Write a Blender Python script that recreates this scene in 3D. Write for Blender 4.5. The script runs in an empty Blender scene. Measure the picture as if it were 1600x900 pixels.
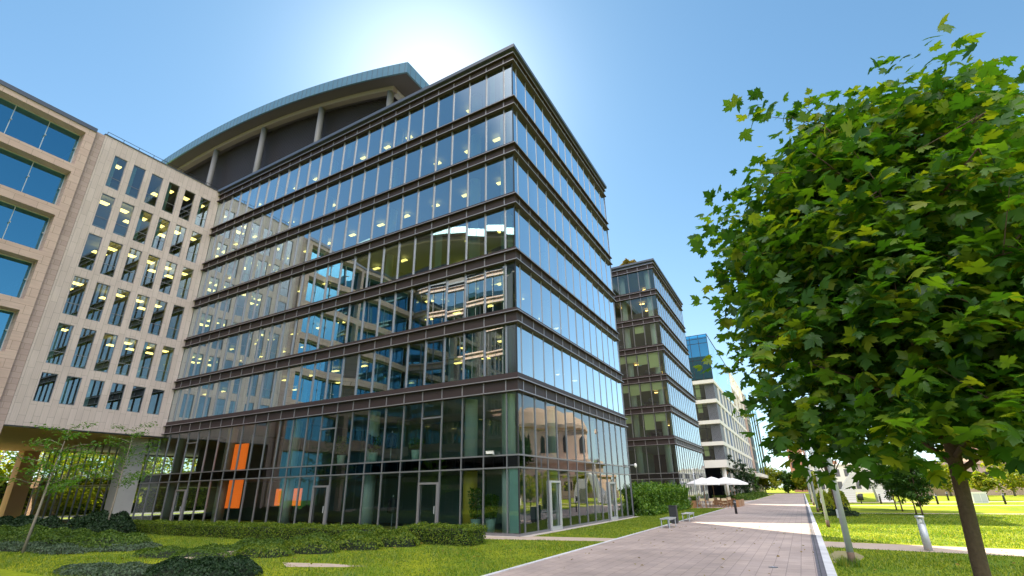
import bpy, math, random
import numpy as np
from math import radians, sin, cos, pi
random.seed(7); RNG = np.random.default_rng(11)
SC = bpy.context.scene; COL = SC.collection

# ------------------------------------------------------------------ camera
cd = bpy.data.cameras.new('camera'); cam = bpy.data.objects.new('camera', cd); COL.objects.link(cam)
cam.location = (11.1838, -20.3829, 1.85)
YAW, PITCH, ROLL = -0.5021, 0.3605, -0.0166
from mathutils import Matrix, Vector
f_ = Vector((sin(YAW)*cos(PITCH), cos(YAW)*cos(PITCH), sin(PITCH)))
r_ = Vector((cos(YAW), -sin(YAW), 0)); u_ = r_.cross(f_)
r2 = r_*cos(ROLL)+u_*sin(ROLL); u2 = -r_*sin(ROLL)+u_*cos(ROLL)
cam.rotation_euler = Matrix(((r2.x, u2.x, -f_.x), (r2.y, u2.y, -f_.y), (r2.z, u2.z, -f_.z))).to_euler()
cd.sensor_width = 36; cd.lens = 753.9/1600*36
cd.shift_x = -6.1/1600; cd.shift_y = 33.9/1600
cd.clip_start = .05; cd.clip_end = 6000
SC.camera = cam

# ------------------------------------------------------------------ sky, sun, exposure
SKY_FILL = 1.7
AZ, EL = radians(-40.5), radians(43.5)
w = bpy.data.worlds.new('World'); SC.world = w; w.use_nodes = True
wn = w.node_tree.nodes; wl = w.node_tree.links
sky = wn.new('ShaderNodeTexSky'); sky.sky_type = 'NISHITA'; sky.sun_disc = False
sky.sun_elevation = EL; sky.sun_rotation = AZ
sky.air_density = 1.0; sky.dust_density = 0.3; sky.ozone_density = 1.6; sky.altitude = 0
gm = wn.new('ShaderNodeGamma'); gm.inputs[1].default_value = .72; wl.new(sky.outputs[0], gm.inputs[0])
tn = wn.new('ShaderNodeMixRGB'); tn.blend_type = 'MULTIPLY'; tn.inputs[0].default_value = 1; tn.inputs[2].default_value = (.56, .86, 1, 1)
wl.new(gm.outputs[0], tn.inputs[1]); wl.new(tn.outputs[0], wn['Background'].inputs[0]); wn['Background'].inputs[1].default_value = .094
# added fill light: unseen bright patch high in the south-east sky
tc = wn.new('ShaderNodeTexCoord'); dp = wn.new('ShaderNodeVectorMath'); dp.operation = 'DOT_PRODUCT'
dp.inputs[1].default_value = (cos(radians(56))*sin(radians(145)), cos(radians(56))*cos(radians(145)), sin(radians(56)))
wl.new(tc.outputs['Generated'], dp.inputs[0])
cn = wn.new('ShaderNodeTexNoise'); cn.inputs['Scale'].default_value = 2.2; cn.inputs['Detail'].default_value = 5; wl.new(tc.outputs['Generated'], cn.inputs[0])
ad = wn.new('ShaderNodeMath'); ad.operation = 'MULTIPLY_ADD'; ad.inputs[1].default_value = .25; wl.new(cn.outputs['Fac'], ad.inputs[0]); wl.new(dp.outputs['Value'], ad.inputs[2])
mr_ = wn.new('ShaderNodeMapRange'); mr_.interpolation_type = 'SMOOTHSTEP'; mr_.inputs['From Min'].default_value = .80; mr_.inputs['From Max'].default_value = 1.12; wl.new(ad.outputs[0], mr_.inputs[0])
b2_ = wn.new('ShaderNodeBackground'); b2_.inputs[0].default_value = (1, .90, .82, 1)
ms_ = wn.new('ShaderNodeMath'); ms_.operation = 'MULTIPLY'; ms_.inputs[1].default_value = SKY_FILL; wl.new(mr_.outputs[0], ms_.inputs[0]); 
d2 = wn.new('ShaderNodeVectorMath'); d2.operation = 'DOT_PRODUCT'; d2.inputs[1].default_value = (sin(AZ)*cos(EL), cos(AZ)*cos(EL), sin(EL)); wl.new(tc.outputs['Generated'], d2.inputs[0])
mx_ = wn.new('ShaderNodeMath'); mx_.operation = 'MAXIMUM'; mx_.inputs[1].default_value = 0; wl.new(d2.outputs['Value'], mx_.inputs[0])
pw = wn.new('ShaderNodeMath'); pw.operation = 'POWER'; pw.inputs[1].default_value = 70; wl.new(mx_.outputs[0], pw.inputs[0])
p2 = wn.new('ShaderNodeMath'); p2.operation = 'MULTIPLY_ADD'; p2.inputs[1].default_value = .22; wl.new(pw.outputs[0], p2.inputs[0]); wl.new(ms_.outputs[0], p2.inputs[2]); sz = wn.new('ShaderNodeSeparateXYZ'); wl.new(tc.outputs['Generated'], sz.inputs[0])
az_ = wn.new('ShaderNodeMath'); az_.operation = 'ABSOLUTE'; wl.new(sz.outputs[2], az_.inputs[0])
om = wn.new('ShaderNodeMath'); om.operation = 'SUBTRACT'; om.inputs[0].default_value = 1; om.use_clamp = True; wl.new(az_.outputs[0], om.inputs[1])
hp = wn.new('ShaderNodeMath'); hp.operation = 'POWER'; hp.inputs[1].default_value = 4.5; wl.new(om.outputs[0], hp.inputs[0])
hz_ = wn.new('ShaderNodeMath'); hz_.operation = 'MULTIPLY_ADD'; hz_.inputs[1].default_value = .24; wl.new(hp.outputs[0], hz_.inputs[0]); wl.new(p2.outputs[0], hz_.inputs[2])
wl.new(hz_.outputs[0], b2_.inputs[1])
as_ = wn.new('ShaderNodeAddShader'); wl.new(wn['Background'].outputs[0], as_.inputs[0]); wl.new(b2_.outputs[0], as_.inputs[1]); wl.new(as_.outputs[0], wn['World Output'].inputs[0])
sl = bpy.data.lights.new('sun', 'SUN'); so = bpy.data.objects.new('sun', sl); COL.objects.link(so)
sl.energy = 5; sl.angle = radians(.6); sl.color = (1, .86, .64)
sd = Vector((sin(AZ)*cos(EL), cos(AZ)*cos(EL), sin(EL)))
so.rotation_euler = sd.to_track_quat('Z', 'Y').to_euler()
SC.view_settings.view_transform = 'Standard'; SC.view_settings.look = 'None'
SC.view_settings.exposure = 1.6; SC.view_settings.gamma = 1
SC.render.engine = 'CYCLES'
SC.cycles.max_bounces = 10; SC.cycles.transparent_max_bounces = 16
SC.cycles.glossy_bounces = 5; SC.cycles.diffuse_bounces = 3
SC.cycles.sample_clamp_indirect = 8

# ------------------------------------------------------------------ materials
def nm(name):
    m = bpy.data.materials.new(name); m.use_nodes = True
    n = m.node_tree.nodes; return m, n, m.node_tree.links, n['Principled BSDF']
def plain(name, c, rough=.6, metal=0., var=.0, scale=3., bump=0., spec=.5):
    m, n, l, b = nm(name)
    b.inputs['Base Color'].default_value = (*c, 1); b.inputs['Roughness'].default_value = rough
    b.inputs['Metallic'].default_value = metal; b.inputs['Specular IOR Level'].default_value = spec
    if var or bump:
        g = n.new('ShaderNodeNewGeometry'); t = n.new('ShaderNodeTexNoise')
        t.inputs['Scale'].default_value = scale; t.inputs['Detail'].default_value = 6
        l.new(g.outputs['Position'], t.inputs['Vector'])
        if var:
            mx = n.new('ShaderNodeMixRGB'); mx.inputs[1].default_value = (*[v*(1-var) for v in c], 1)
            mx.inputs[2].default_value = (*[min(1, v*(1+var)) for v in c], 1)
            l.new(t.outputs['Fac'], mx.inputs[0]); l.new(mx.outputs[0], b.inputs['Base Color'])
        if bump:
            bp = n.new('ShaderNodeBump'); bp.inputs['Strength'].default_value = bump; bp.inputs['Distance'].default_value = .02
            l.new(t.outputs['Fac'], bp.inputs['Height']); l.new(bp.outputs[0], b.inputs['Normal'])
    return m
def glass(name, tint, refl=(1, 1, 1), base=.14, gain=1.25, rough=0.0):
    m, n, l, b = nm(name); n.remove(b)
    tr = n.new('ShaderNodeBsdfTransparent'); tr.inputs[0].default_value = (*tint, 1)
    gl = n.new('ShaderNodeBsdfGlossy'); gl.inputs['Color'].default_value = (*refl, 1); gl.inputs['Roughness'].default_value = rough
    fr = n.new('ShaderNodeFresnel'); fr.inputs['IOR'].default_value = 1.5
    ma = n.new('ShaderNodeMath'); ma.operation = 'MULTIPLY_ADD'; ma.use_clamp = True
    ma.inputs[1].default_value = gain; ma.inputs[2].default_value = base
    mx = n.new('ShaderNodeMixShader')
    l.new(fr.outputs[0], ma.inputs[0]); l.new(ma.outputs[0], mx.inputs[0]); l.new(tr.outputs[0], mx.inputs[1]); l.new(gl.outputs[0], mx.inputs[2])
    l.new(mx.outputs[0], n['Material Output'].inputs[0]); return m
def emis(name, c, s):
    m, n, l, b = nm(name); b.inputs['Base Color'].default_value = (*c, 1)
    b.inputs['Emission Color'].default_value = (*c, 1); b.inputs['Emission Strength'].default_value = s; return m
def wallcoords(n, l, horiz=False):
    g = n.new('ShaderNodeNewGeometry'); s = n.new('ShaderNodeSeparateXYZ'); l.new(g.outputs['Position'], s.inputs[0])
    a = n.new('ShaderNodeMath'); a.operation = 'ADD'; l.new(s.outputs[0], a.inputs[0]); l.new(s.outputs[1], a.inputs[1])
    c = n.new('ShaderNodeCombineXYZ')
    l.new(a.outputs[0], c.inputs[0 if horiz else 1]); l.new(s.outputs[2], c.inputs[1 if horiz else 0]); return c, g
def stone(name, c1, c2, mortar, bw, rh, horiz, streak=(1.5, 30.), rough=.75):
    m, n, l, b = nm(name); c, g = wallcoords(n, l, horiz)
    br = n.new('ShaderNodeTexBrick'); br.inputs['Scale'].default_value = 1
    br.inputs['Color1'].default_value = (*c1, 1); br.inputs['Color2'].default_value = (*c2, 1); br.inputs['Mortar'].default_value = (*mortar, 1)
    br.inputs['Mortar Size'].default_value = .008; br.inputs['Brick Width'].default_value = bw; br.inputs['Row Height'].default_value = rh
    br.inputs['Bias'].default_value = -.1; br.offset = .37
    l.new(c.outputs[0], br.inputs['Vector'])
    mp = n.new('ShaderNodeMapping'); mp.inputs['Scale'].default_value = (streak[0], streak[1], 1); l.new(c.outputs[0], mp.inputs[0])
    t = n.new('ShaderNodeTexNoise'); t.inputs['Scale'].default_value = 1; t.inputs['Detail'].default_value = 8; l.new(mp.outputs[0], t.inputs[0])
    cr = n.new('ShaderNodeMapRange'); cr.inputs['From Min'].default_value = .3; cr.inputs['From Max'].default_value = .7
    cr.inputs['To Min'].default_value = .90; cr.inputs['To Max'].default_value = 1.06; l.new(t.outputs['Fac'], cr.inputs[0])
    t2 = n.new('ShaderNodeTexNoise'); t2.inputs['Scale'].default_value = .45; t2.inputs['Detail'].default_value = 4; l.new(g.outputs['Position'], t2.inputs[0])
    cr2 = n.new('ShaderNodeMapRange'); cr2.inputs['To Min'].default_value = .86; cr2.inputs['To Max'].default_value = 1.12; l.new(t2.outputs['Fac'], cr2.inputs[0])
    mu = n.new('ShaderNodeMath'); mu.operation = 'MULTIPLY'; l.new(cr.outputs[0], mu.inputs[0]); l.new(cr2.outputs[0], mu.inputs[1])
    mx = n.new('ShaderNodeVectorMath'); mx.operation = 'SCALE'; l.new(br.outputs[0], mx.inputs[0]); l.new(mu.outputs[0], mx.inputs['Scale'])
    l.new(mx.outputs[0], b.inputs['Base Color']); b.inputs['Roughness'].default_value = rough
    bp = n.new('ShaderNodeBump'); bp.inputs['Strength'].default_value = .35; bp.inputs['Distance'].default_value = .01
    l.new(t.outputs['Fac'], bp.inputs['Height']); l.new(bp.outputs[0], b.inputs['Normal']); return m
def leafmat(name, cols, trans=.45, rough=.5, gloss=.015):
    m, n, l, b = nm(name); n.remove(b)
    g = n.new('ShaderNodeNewGeometry'); cr = n.new('ShaderNodeValToRGB'); e = cr.color_ramp.elements
    while len(e) < len(cols): e.new(.5)
    for i, c in enumerate(cols): e[i].position = i/(len(cols)-1); e[i].color = (*c, 1)
    l.new(g.outputs['Random Per Island'], cr.inputs[0])
    d = n.new('ShaderNodeBsdfDiffuse'); t = n.new('ShaderNodeBsdfTranslucent'); gl = n.new('ShaderNodeBsdfGlossy')
    gl.inputs['Roughness'].default_value = rough; gl.inputs[0].default_value = (.9, .95, 1, 1)
    ts = n.new('ShaderNodeMixRGB'); ts.blend_type = 'MULTIPLY'; ts.inputs[0].default_value = 1; ts.inputs[2].default_value = (1.25, 1.3, .35, 1)
    l.new(cr.outputs[0], d.inputs[0]); l.new(cr.outputs[0], ts.inputs[1]); l.new(ts.outputs[0], t.inputs[0])
    a = n.new('ShaderNodeMixShader'); a.inputs[0].default_value = trans; l.new(d.outputs[0], a.inputs[1]); l.new(t.outputs[0], a.inputs[2])
    c = n.new('ShaderNodeMixShader'); c.inputs[0].default_value = gloss; l.new(a.outputs[0], c.inputs[1]); l.new(gl.outputs[0], c.inputs[2])
    l.new(c.outputs[0], n['Material Output'].inputs[0]); return m

M = {}
M['spandrel'] = plain('spandrel_metal', (.044, .030, .032), .5, 0, .15, 1.2, 0, .3)
M['ledge'] = plain('ledge_metal', (.33, .31, .34), .38, .6, .08, 2)
M['mull'] = plain('mullion_metal', (.26, .255, .28), .36, .6)
M['dark'] = plain('dark_metal', (.035, .035, .04), .4, .3)
M['roofmetal'] = plain('roof_metal', (.13, .14, .17), .35, .6)
M['zinc'] = plain('zinc_fascia', (.17, .29, .37), .35, .55, .1, 2)
M['soffit'] = plain('soffit', (.095, .082, .08), .7)
M['beam'] = plain('beige_beam', (.24, .20, .175), .7)
M['roofcol'] = plain('grey_column_paint', (.17, .17, .18), .6)
M['concrete'] = plain('concrete', (.36, .35, .36), .7, 0, .1, 2, .1)
M['ceil'] = plain('interior_ceiling', (.34, .36, .33), .8, 0, .05)
M['inwall'] = plain('interior_wall', (.13, .18, .155), .8, 0, .25, .35)
M['incarpet'] = plain('interior_carpet', (.10, .11, .11), .9)
M['column'] = plain('white_column', (.62, .68, .64), .55)
M['yellow'] = plain('yellow_column', (.62, .46, .06), .5)
M['orange'] = plain('orange_panel', (.85, .17, .03), .5)
M['blind'] = plain('pale_blind', (.42, .52, .56), .8)
M['greenblind'] = plain('yellow_green_blind', (.80, .84, .48), .85)
M['louvre'] = plain('louvre_metal', (.060, .052, .060), .5, .3)
M['stone'] = stone('pale_travertine', (.57, .475, .46), (.515, .425, .41), (.27, .24, .22), 1.15, .36, False, (.8, 22.))
M['stone2'] = stone('beige_limestone', (.58, .43, .385), (.52, .375, .335), (.22, .16, .12), 1.2, .60, True, (1., 10.))
M['stone3'] = stone('grained_travertine', (.46, .345, .33), (.40, .295, .28), (.2, .15, .12), .8, .38, True, (1.2, 34.))
M['pier'] = plain('warm_pier_stone', (.60, .38, .27), .7, 0, .1, 1.)
M['soffit2'] = plain('warm_soffit_panels', (.62, .38, .26), .6, 0, .1, 1.)
M['glass'] = glass('facade_glass', (.44, .68, .64), (.84, .96, 1), .37, 2.9)
M['glasswing'] = glass('wing_window_glass', (.50, .70, .68), (.85, .95, 1), .16, 1.6)
M['glassbase'] = glass('shopfront_glass', (.74, .86, .82), (.95, .98, 1), .05, 1.7)
M['glassblue'] = glass('blue_glass', (.05, .40, .60), (.26, .70, .95), .43, 1.4)
M['glassclear'] = glass('clear_glass', (.84, .94, .86), (.9, .97, 1), .08, 1.6)
M['glassdark'] = glass('dark_band_glass', (.10, .13, .12), (.9, .95, 1), .06, 1.1)
M['glassmint'] = plain('mint_backed_glass', (.36, .55, .50), .15)
M['lamp'] = emis('ceiling_lamp_light', (1, .60, .17), 2.0)
M['white'] = plain('white_render', (.72, .69, .65), .6, 0, .05, .6)
M['whitebright'] = plain('bright_white_paint', (.80, .79, .77), .5, 0, .04, 2)
M['greypanel'] = plain('grey_panel', (.13, .135, .16), .5, .2)
M['bluepanel'] = plain('blue_panel', (.02, .05, .19), .4)
M['steel'] = plain('galvanised_steel', (.42, .45, .49), .42, .25, .1, 8)
M['alu'] = plain('brushed_aluminium', (.55, .56, .58), .4, .5)
M['wood'] = plain('warm_wood', (.33, .17, .08), .55, 0, .2, 6)
M['canvas'] = plain('white_canvas', (.78, .78, .80), .85)
M['canvas2'] = plain('beige_canvas', (.62, .50, .34), .85)
M['black'] = plain('black_plastic', (.02, .02, .025), .5)
M['bark'] = plain('young_bark', (.115, .075, .045), .85, 0, .45, 30, .8)
M['bark2'] = plain('grey_bark', (.25, .21, .17), .85, 0, .3, 20, .5)
M['rust'] = plain('rusty_steel', (.13, .085, .06), .8, .1, .4, 30)
M['pot'] = plain('mint_pot', (.42, .58, .50), .5)
M['maple'] = leafmat('maple_leaves', [(.030, .095, .012), (.050, .14, .014), (.080, .19, .016), (.13, .24, .018), (.26, .30, .02)], .60, .40, .022)
M['hedge'] = leafmat('box_hedge_leaves', [(.045, .10, .010), (.10, .16, .014), (.19, .23, .018)], .3)
M['laurel'] = leafmat('laurel_leaves', [(.05, .13, .012), (.10, .21, .018), (.18, .28, .02)], .3, .4, .03)
M['shrub'] = leafmat('low_shrub_leaves', [(.04, .085, .014), (.07, .13, .018), (.12, .18, .02)], .3)
M['darkshrub'] = leafmat('dark_yew_leaves', [(.012, .03, .012), (.02, .045, .018), (.03, .06, .02)], .2)
M['greyshrub'] = leafmat('grey_green_leaves', [(.05, .085, .05), (.08, .12, .07), (.10, .14, .08)], .25)
M['treeleaf'] = leafmat('tree_leaves', [(.03, .08, .015), (.05, .12, .02), (.08, .16, .02)], .4)
M['yellowleaf'] = leafmat('yellow_green_leaves', [(.12, .19, .02), (.22, .27, .02), (.36, .33, .02)], .5)
M['sapleaf'] = leafmat('sapling_leaves', [(.06, .15, .02), (.09, .20, .03), (.13, .24, .03)], .5)
M['brownleaf'] = leafmat('brown_bush', [(.16, .11, .02), (.25, .17, .03), (.20, .20, .03)], .3)
M['blade'] = leafmat('grass_blades', [(.05, .13, .010), (.11, .20, .010), (.20, .27, .012), (.34, .32, .03)], .45, .5, .03)
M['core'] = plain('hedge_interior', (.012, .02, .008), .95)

def ground_mat():
    m, n, l, b = nm('lawn'); g = n.new('ShaderNodeNewGeometry')
    t = n.new('ShaderNodeTexNoise'); t.inputs['Scale'].default_value = .5; t.inputs['Detail'].default_value = 8; l.new(g.outputs['Position'], t.inputs[0])
    t2 = n.new('ShaderNodeTexNoise'); t2.inputs['Scale'].default_value = 14; t2.inputs['Detail'].default_value = 6; l.new(g.outputs['Position'], t2.inputs[0])
    cr = n.new('ShaderNodeValToRGB'); e = cr.color_ramp.elements
    e[0].position = .3; e[0].color = (.11, .185, .012, 1); e[1].position = .72; e[1].color = (.28, .30, .012, 1)
    l.new(t.outputs['Fac'], cr.inputs[0])
    mr = n.new('ShaderNodeMapRange'); mr.inputs['From Min'].default_value = .25; mr.inputs['From Max'].default_value = .75; mr.inputs['To Min'].default_value = .6; mr.inputs['To Max'].default_value = 1.3
    l.new(t2.outputs['Fac'], mr.inputs[0])
    sc = n.new('ShaderNodeVectorMath'); sc.operation = 'SCALE'; l.new(cr.outputs[0], sc.inputs[0]); l.new(mr.outputs[0], sc.inputs['Scale'])
    l.new(sc.outputs[0], b.inputs['Base Color']); b.inputs['Roughness'].default_value = .9; b.inputs['Specular IOR Level'].default_value = .1
    bp = n.new('ShaderNodeBump'); bp.inputs['Strength'].default_value = .8; bp.inputs['Distance'].default_value = .03
    l.new(t2.outputs['Fac'], bp.inputs['Height']); l.new(bp.outputs[0], b.inputs['Normal']); return m
M['lawn'] = ground_mat()
def paver(name, c1, c2, mo, bw, rh, ms=.012):
    m, n, l, b = nm(name); g = n.new('ShaderNodeNewGeometry')
    mp = n.new('ShaderNodeMapping'); mp.inputs['Rotation'].default_value = (0, 0, pi/2); l.new(g.outputs['Position'], mp.inputs[0])
    br = n.new('ShaderNodeTexBrick'); br.inputs['Scale'].default_value = 1; br.inputs['Brick Width'].default_value = bw; br.inputs['Row Height'].default_value = rh
    br.inputs['Mortar Size'].default_value = ms; br.inputs['Color1'].default_value = (*c1, 1); br.inputs['Color2'].default_value = (*c2, 1); br.inputs['Mortar'].default_value = (*mo, 1)
    l.new(mp.outputs[0], br.inputs['Vector'])
    t = n.new('ShaderNodeTexNoise'); t.inputs['Scale'].default_value = .7; t.inputs['Detail'].default_value = 9; t.inputs['Roughness'].default_value = .65; l.new(g.outputs['Position'], t.inputs[0])
    mr = n.new('ShaderNodeMapRange'); mr.inputs['From Min'].default_value = .25; mr.inputs['From Max'].default_value = .75; mr.inputs['To Min'].default_value = .75; mr.inputs['To Max'].default_value = 1.22; l.new(t.outputs['Fac'], mr.inputs[0])
    t3 = n.new('ShaderNodeTexNoise'); t3.inputs['Scale'].default_value = .16; t3.inputs['Detail'].default_value = 5; t3.inputs['Distortion'].default_value = 1.2; l.new(g.outputs['Position'], t3.inputs[0])
    m3 = n.new('ShaderNodeMapRange'); m3.inputs['From Min'].default_value = .35; m3.inputs['From Max'].default_value = .68; m3.inputs['To Min'].default_value = .80; m3.inputs['To Max'].default_value = 1.1; l.new(t3.outputs['Fac'], m3.inputs[0])
    t4 = n.new('ShaderNodeTexVoronoi'); t4.inputs['Scale'].default_value = 2.3; l.new(g.outputs['Position'], t4.inputs[0])
    m4 = n.new('ShaderNodeMapRange'); m4.inputs['From Min'].default_value = .03; m4.inputs['From Max'].default_value = .07; m4.inputs['To Min'].default_value = .72; m4.inputs['To Max'].default_value = 1; l.new(t4.outputs['Distance'], m4.inputs[0])
    q1 = n.new('ShaderNodeMath'); q1.operation = 'MULTIPLY'; l.new(mr.outputs[0], q1.inputs[0]); l.new(m3.outputs[0], q1.inputs[1])
    q2 = n.new('ShaderNodeMath'); q2.operation = 'MULTIPLY'; l.new(q1.outputs[0], q2.inputs[0]); l.new(m4.outputs[0], q2.inputs[1])
    sc = n.new('ShaderNodeVectorMath'); sc.operation = 'SCALE'; l.new(br.outputs[0], sc.inputs[0]); l.new(q2.outputs[0], sc.inputs['Scale'])
    l.new(sc.outputs[0], b.inputs['Base Color']); b.inputs['Roughness'].default_value = .8
    bp = n.new('ShaderNodeBump'); bp.inputs['Strength'].default_value = .5; bp.inputs['Distance'].default_value = .006; bp.invert = True
    l.new(br.outputs['Fac'], bp.inputs['Height']); l.new(bp.outputs[0], b.inputs['Normal']); return m
M['paver'] = paver('clay_pavers', (.41, .325, .285), (.355, .285, .26), (.24, .19, .18), .42, .30, .008)
M['pavedark'] = paver('dark_pavers', (.13, .12, .14), (.11, .105, .12), (.05, .05, .05), .5, .2)
M['kerb'] = paver('white_kerb', (.60, .60, .62), (.55, .55, .57), (.25, .25, .25), 1.0, 5, .01)
M['sand'] = plain('sandy_paving', (.42, .33, .26), .85, 0, .18, 2.5, .2)
M['dirt'] = plain('dry_earth', (.23, .20, .09), .95, 0, .35, 5, .4)
M['gravel'] = plain('pale_gravel', (.45, .40, .35), .9, 0, .3, 25, .5)

# ------------------------------------------------------------------ mesh helpers
class MB:
    def __init__(s, o=(0, 0, 0)): s.v = []; s.f = []; s.o = o
    def box(s, x0, y0, z0, x1, y1, z1):
        b = len(s.v); s.v += [(x, y, z) for z in (z0, z1) for y in (y0, y1) for x in (x0, x1)]
        s.f += [tuple(b+i for i in q) for q in ((0, 2, 3, 1), (4, 5, 7, 6), (0, 1, 5, 4), (2, 6, 7, 3), (0, 4, 6, 2), (1, 3, 7, 5))]; return s
    def poly(s, pts):
        b = len(s.v); s.v += [tuple(p) for p in pts]; s.f.append(tuple(range(b, b+len(pts)))); return s
    def prism(s, pts, z0, z1):
        n = len(pts); b = len(s.v); s.v += [(x, y, z0) for x, y in pts]+[(x, y, z1) for x, y in pts]
        s.f += [tuple(b+n-1-i for i in range(n)), tuple(b+n+i for i in range(n))]
        s.f += [(b+i, b+(i+1) % n, b+n+(i+1) % n, b+n+i) for i in range(n)]; return s
    def tube(s, path, rad, n=10, cap=True):
        P = [Vector(p) for p in path]; R = rad if hasattr(rad, '__len__') else [rad]*len(P); b = len(s.v)
        up = Vector((0, 0, 1)); d0 = (P[1]-P[0]).normalized()
        a = d0.cross(up if abs(d0.z) < .9 else Vector((1, 0, 0))).normalized()
        for i, p in enumerate(P):
            d = (P[min(i+1, len(P)-1)]-P[max(i-1, 0)]).normalized()
            a = (a-d*a.dot(d)).normalized(); c = d.cross(a)
            for k in range(n):
                t = 2*pi*k/n; q = p+(a*cos(t)+c*sin(t))*R[i]; s.v.append(tuple(q))
        for i in range(len(P)-1):
            for k in range(n):
                s.f.append((b+i*n+k, b+i*n+(k+1) % n, b+(i+1)*n+(k+1) % n, b+(i+1)*n+k))
        if cap:
            s.f.append(tuple(b+n-1-k for k in range(n))); e = b+(len(P)-1)*n; s.f.append(tuple(e+k for k in range(n)))
        return s
    def cyl(s, x, y, z0, z1, r, n=16, r1=None): return s.tube([(x, y, z0), (x, y, z1)], [r, r if r1 is None else r1], n)
    def build(s, name, mat, parent=None, smooth=False):
        me = bpy.data.meshes.new(name); me.from_pydata(s.v, [], s.f); me.update()
        if smooth: me.polygons.foreach_set('use_smooth', [len(p.vertices) == 4 for p in me.polygons])
        me.materials.append(M[mat] if isinstance(mat, str) else mat)
        o = bpy.data.objects.new(name, me); COL.objects.link(o)
        if parent is not None: o.parent = parent
        return o
def npmesh(name, V, F, mat, parent=None, k=3, smooth=False):
    me = bpy.data.meshes.new(name); V = np.asarray(V, np.float32); F = np.asarray(F, np.int32)
    me.vertices.add(len(V)); me.vertices.foreach_set('co', V.ravel())
    me.loops.add(F.size); me.loops.foreach_set('vertex_index', F.ravel())
    me.polygons.add(len(F)); me.polygons.foreach_set('loop_start', np.arange(0, F.size, k, dtype=np.int32))
    me.polygons.foreach_set('loop_total', np.full(len(F), k, np.int32))
    me.update(calc_edges=True)
    if smooth: me.polygons.foreach_set('use_smooth', np.ones(len(F), bool))
    me.materials.append(M[mat]); o = bpy.data.objects.new(name, me); COL.objects.link(o)
    if parent is not None: o.parent = parent
    return o
def tag(o, label=None, cat=None, group=None, kind=None):
    if label: o['label'] = label
    if cat: o['category'] = cat
    if group: o['group'] = group
    if kind: o['kind'] = kind
    return o
def thing(name, loc, label, cat, group=None, rz=0):
    o = bpy.data.objects.new(name, None); COL.objects.link(o); o.location = loc; o.rotation_euler = (0, 0, rz)
    o.empty_display_size = .3
    return tag(o, label, cat, group)
def copy_tree(o, parent=None, kids={}):
    c = o.copy(); COL.objects.link(c); c.parent = parent
    for ch in KIDS(o): copy_tree(ch, c)
    return c
def KIDS(o): return [c for c in bpy.data.objects if c.parent is o]
def struct(o): return tag(o, kind='structure')

# ------------------------------------------------------------------ ground and paths
g = MB(); 
gx = [-3000, -300, -80, -20, 0, 20, 60, 300, 3000]; gy = [-3000, -300, -60, -20, 0, 30, 100, 400, 3000]
g.poly([(-3000, -3000, 0), (3000, -3000, 0), (3000, 3000, 0), (-3000, 3000, 0)]); struct(g.build('ground', 'lawn'))
def sheet(name, x0, y0, x1, y1, z, mat): return struct(MB().poly([(x0, y0, z), (x1, y0, z), (x1, y1, z), (x0, y1, z)]).build(name, mat))
sheet('promenade', 4.36, -60, 11.13, 146, .008, 'paver')
struct(MB().box(11.13, -60, -.05, 11.31, 146, .012).build('paving_border', 'pavedark'))
struct(MB().box(11.31, -60, -.05, 11.50, 146, .03).build('kerb_stone', 'kerb'))
struct(MB().box(4.24, -60, -.05, 4.36, 146, .02).build('kerb_stone', 'kerb'))
struct(MB().poly([(-3, -1.75, .004), (4.24, -.75, .004), (4.24, .55, .004), (.35, .3, .004), (-3, .1, .004)]).build('side_path', 'sand'))
struct(MB().poly([(11.5, -.25, .004), (40, -5.5, .004), (40, -3.2, .004), (11.5, 1.75, .004)]).build('side_path', 'sand'))
sheet('far_path', 11.5, 41.2, 80, 42.6, .004, 'sand')
struct(MB().poly([(11.5, 52, .004), (80, 58, .004), (80, 62, .004), (11.5, 54, .004)]).build('far_path', 'sand'))
sheet('park_path', 11.5, 24.2, 30, 25.2, .004, 'sand')
sheet('gravel_strip', .06, -.2, .5, 17.6, .012, 'gravel')
sheet('gravel_strip', -32, -.55, 0, -.06, .012, 'gravel')
struct(MB().poly([(-2.6, -9.82, .006), (-1.68, -10.4, .006), (-.2, -9.85, .006), (.42, -9.42, .006), (-.94, -9.45, .006)]).build('bare_earth', 'sand'))
sheet('cross_street', -120, 146, 200, 158, .006, 'sand')
sheet('courtyard_paving', -58, -26, -31.6, -8.6, .006, 'sand')
sheet('access_road', -66, -80, -58, 90, .005, 'pavedark')
sheet('terrace', -14, 34.9, 4.24, 69, .01, 'sand')

struct(MB().poly([(11.55+.0, -4.2, .006), (12.05, -4.0, .006), (12.35, -2.6, .006), (12.2, -1.4, .006), (11.7, -1.2, .006), (11.52, -2.4, .006)]).build('bare_earth', 'dirt'))

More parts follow.
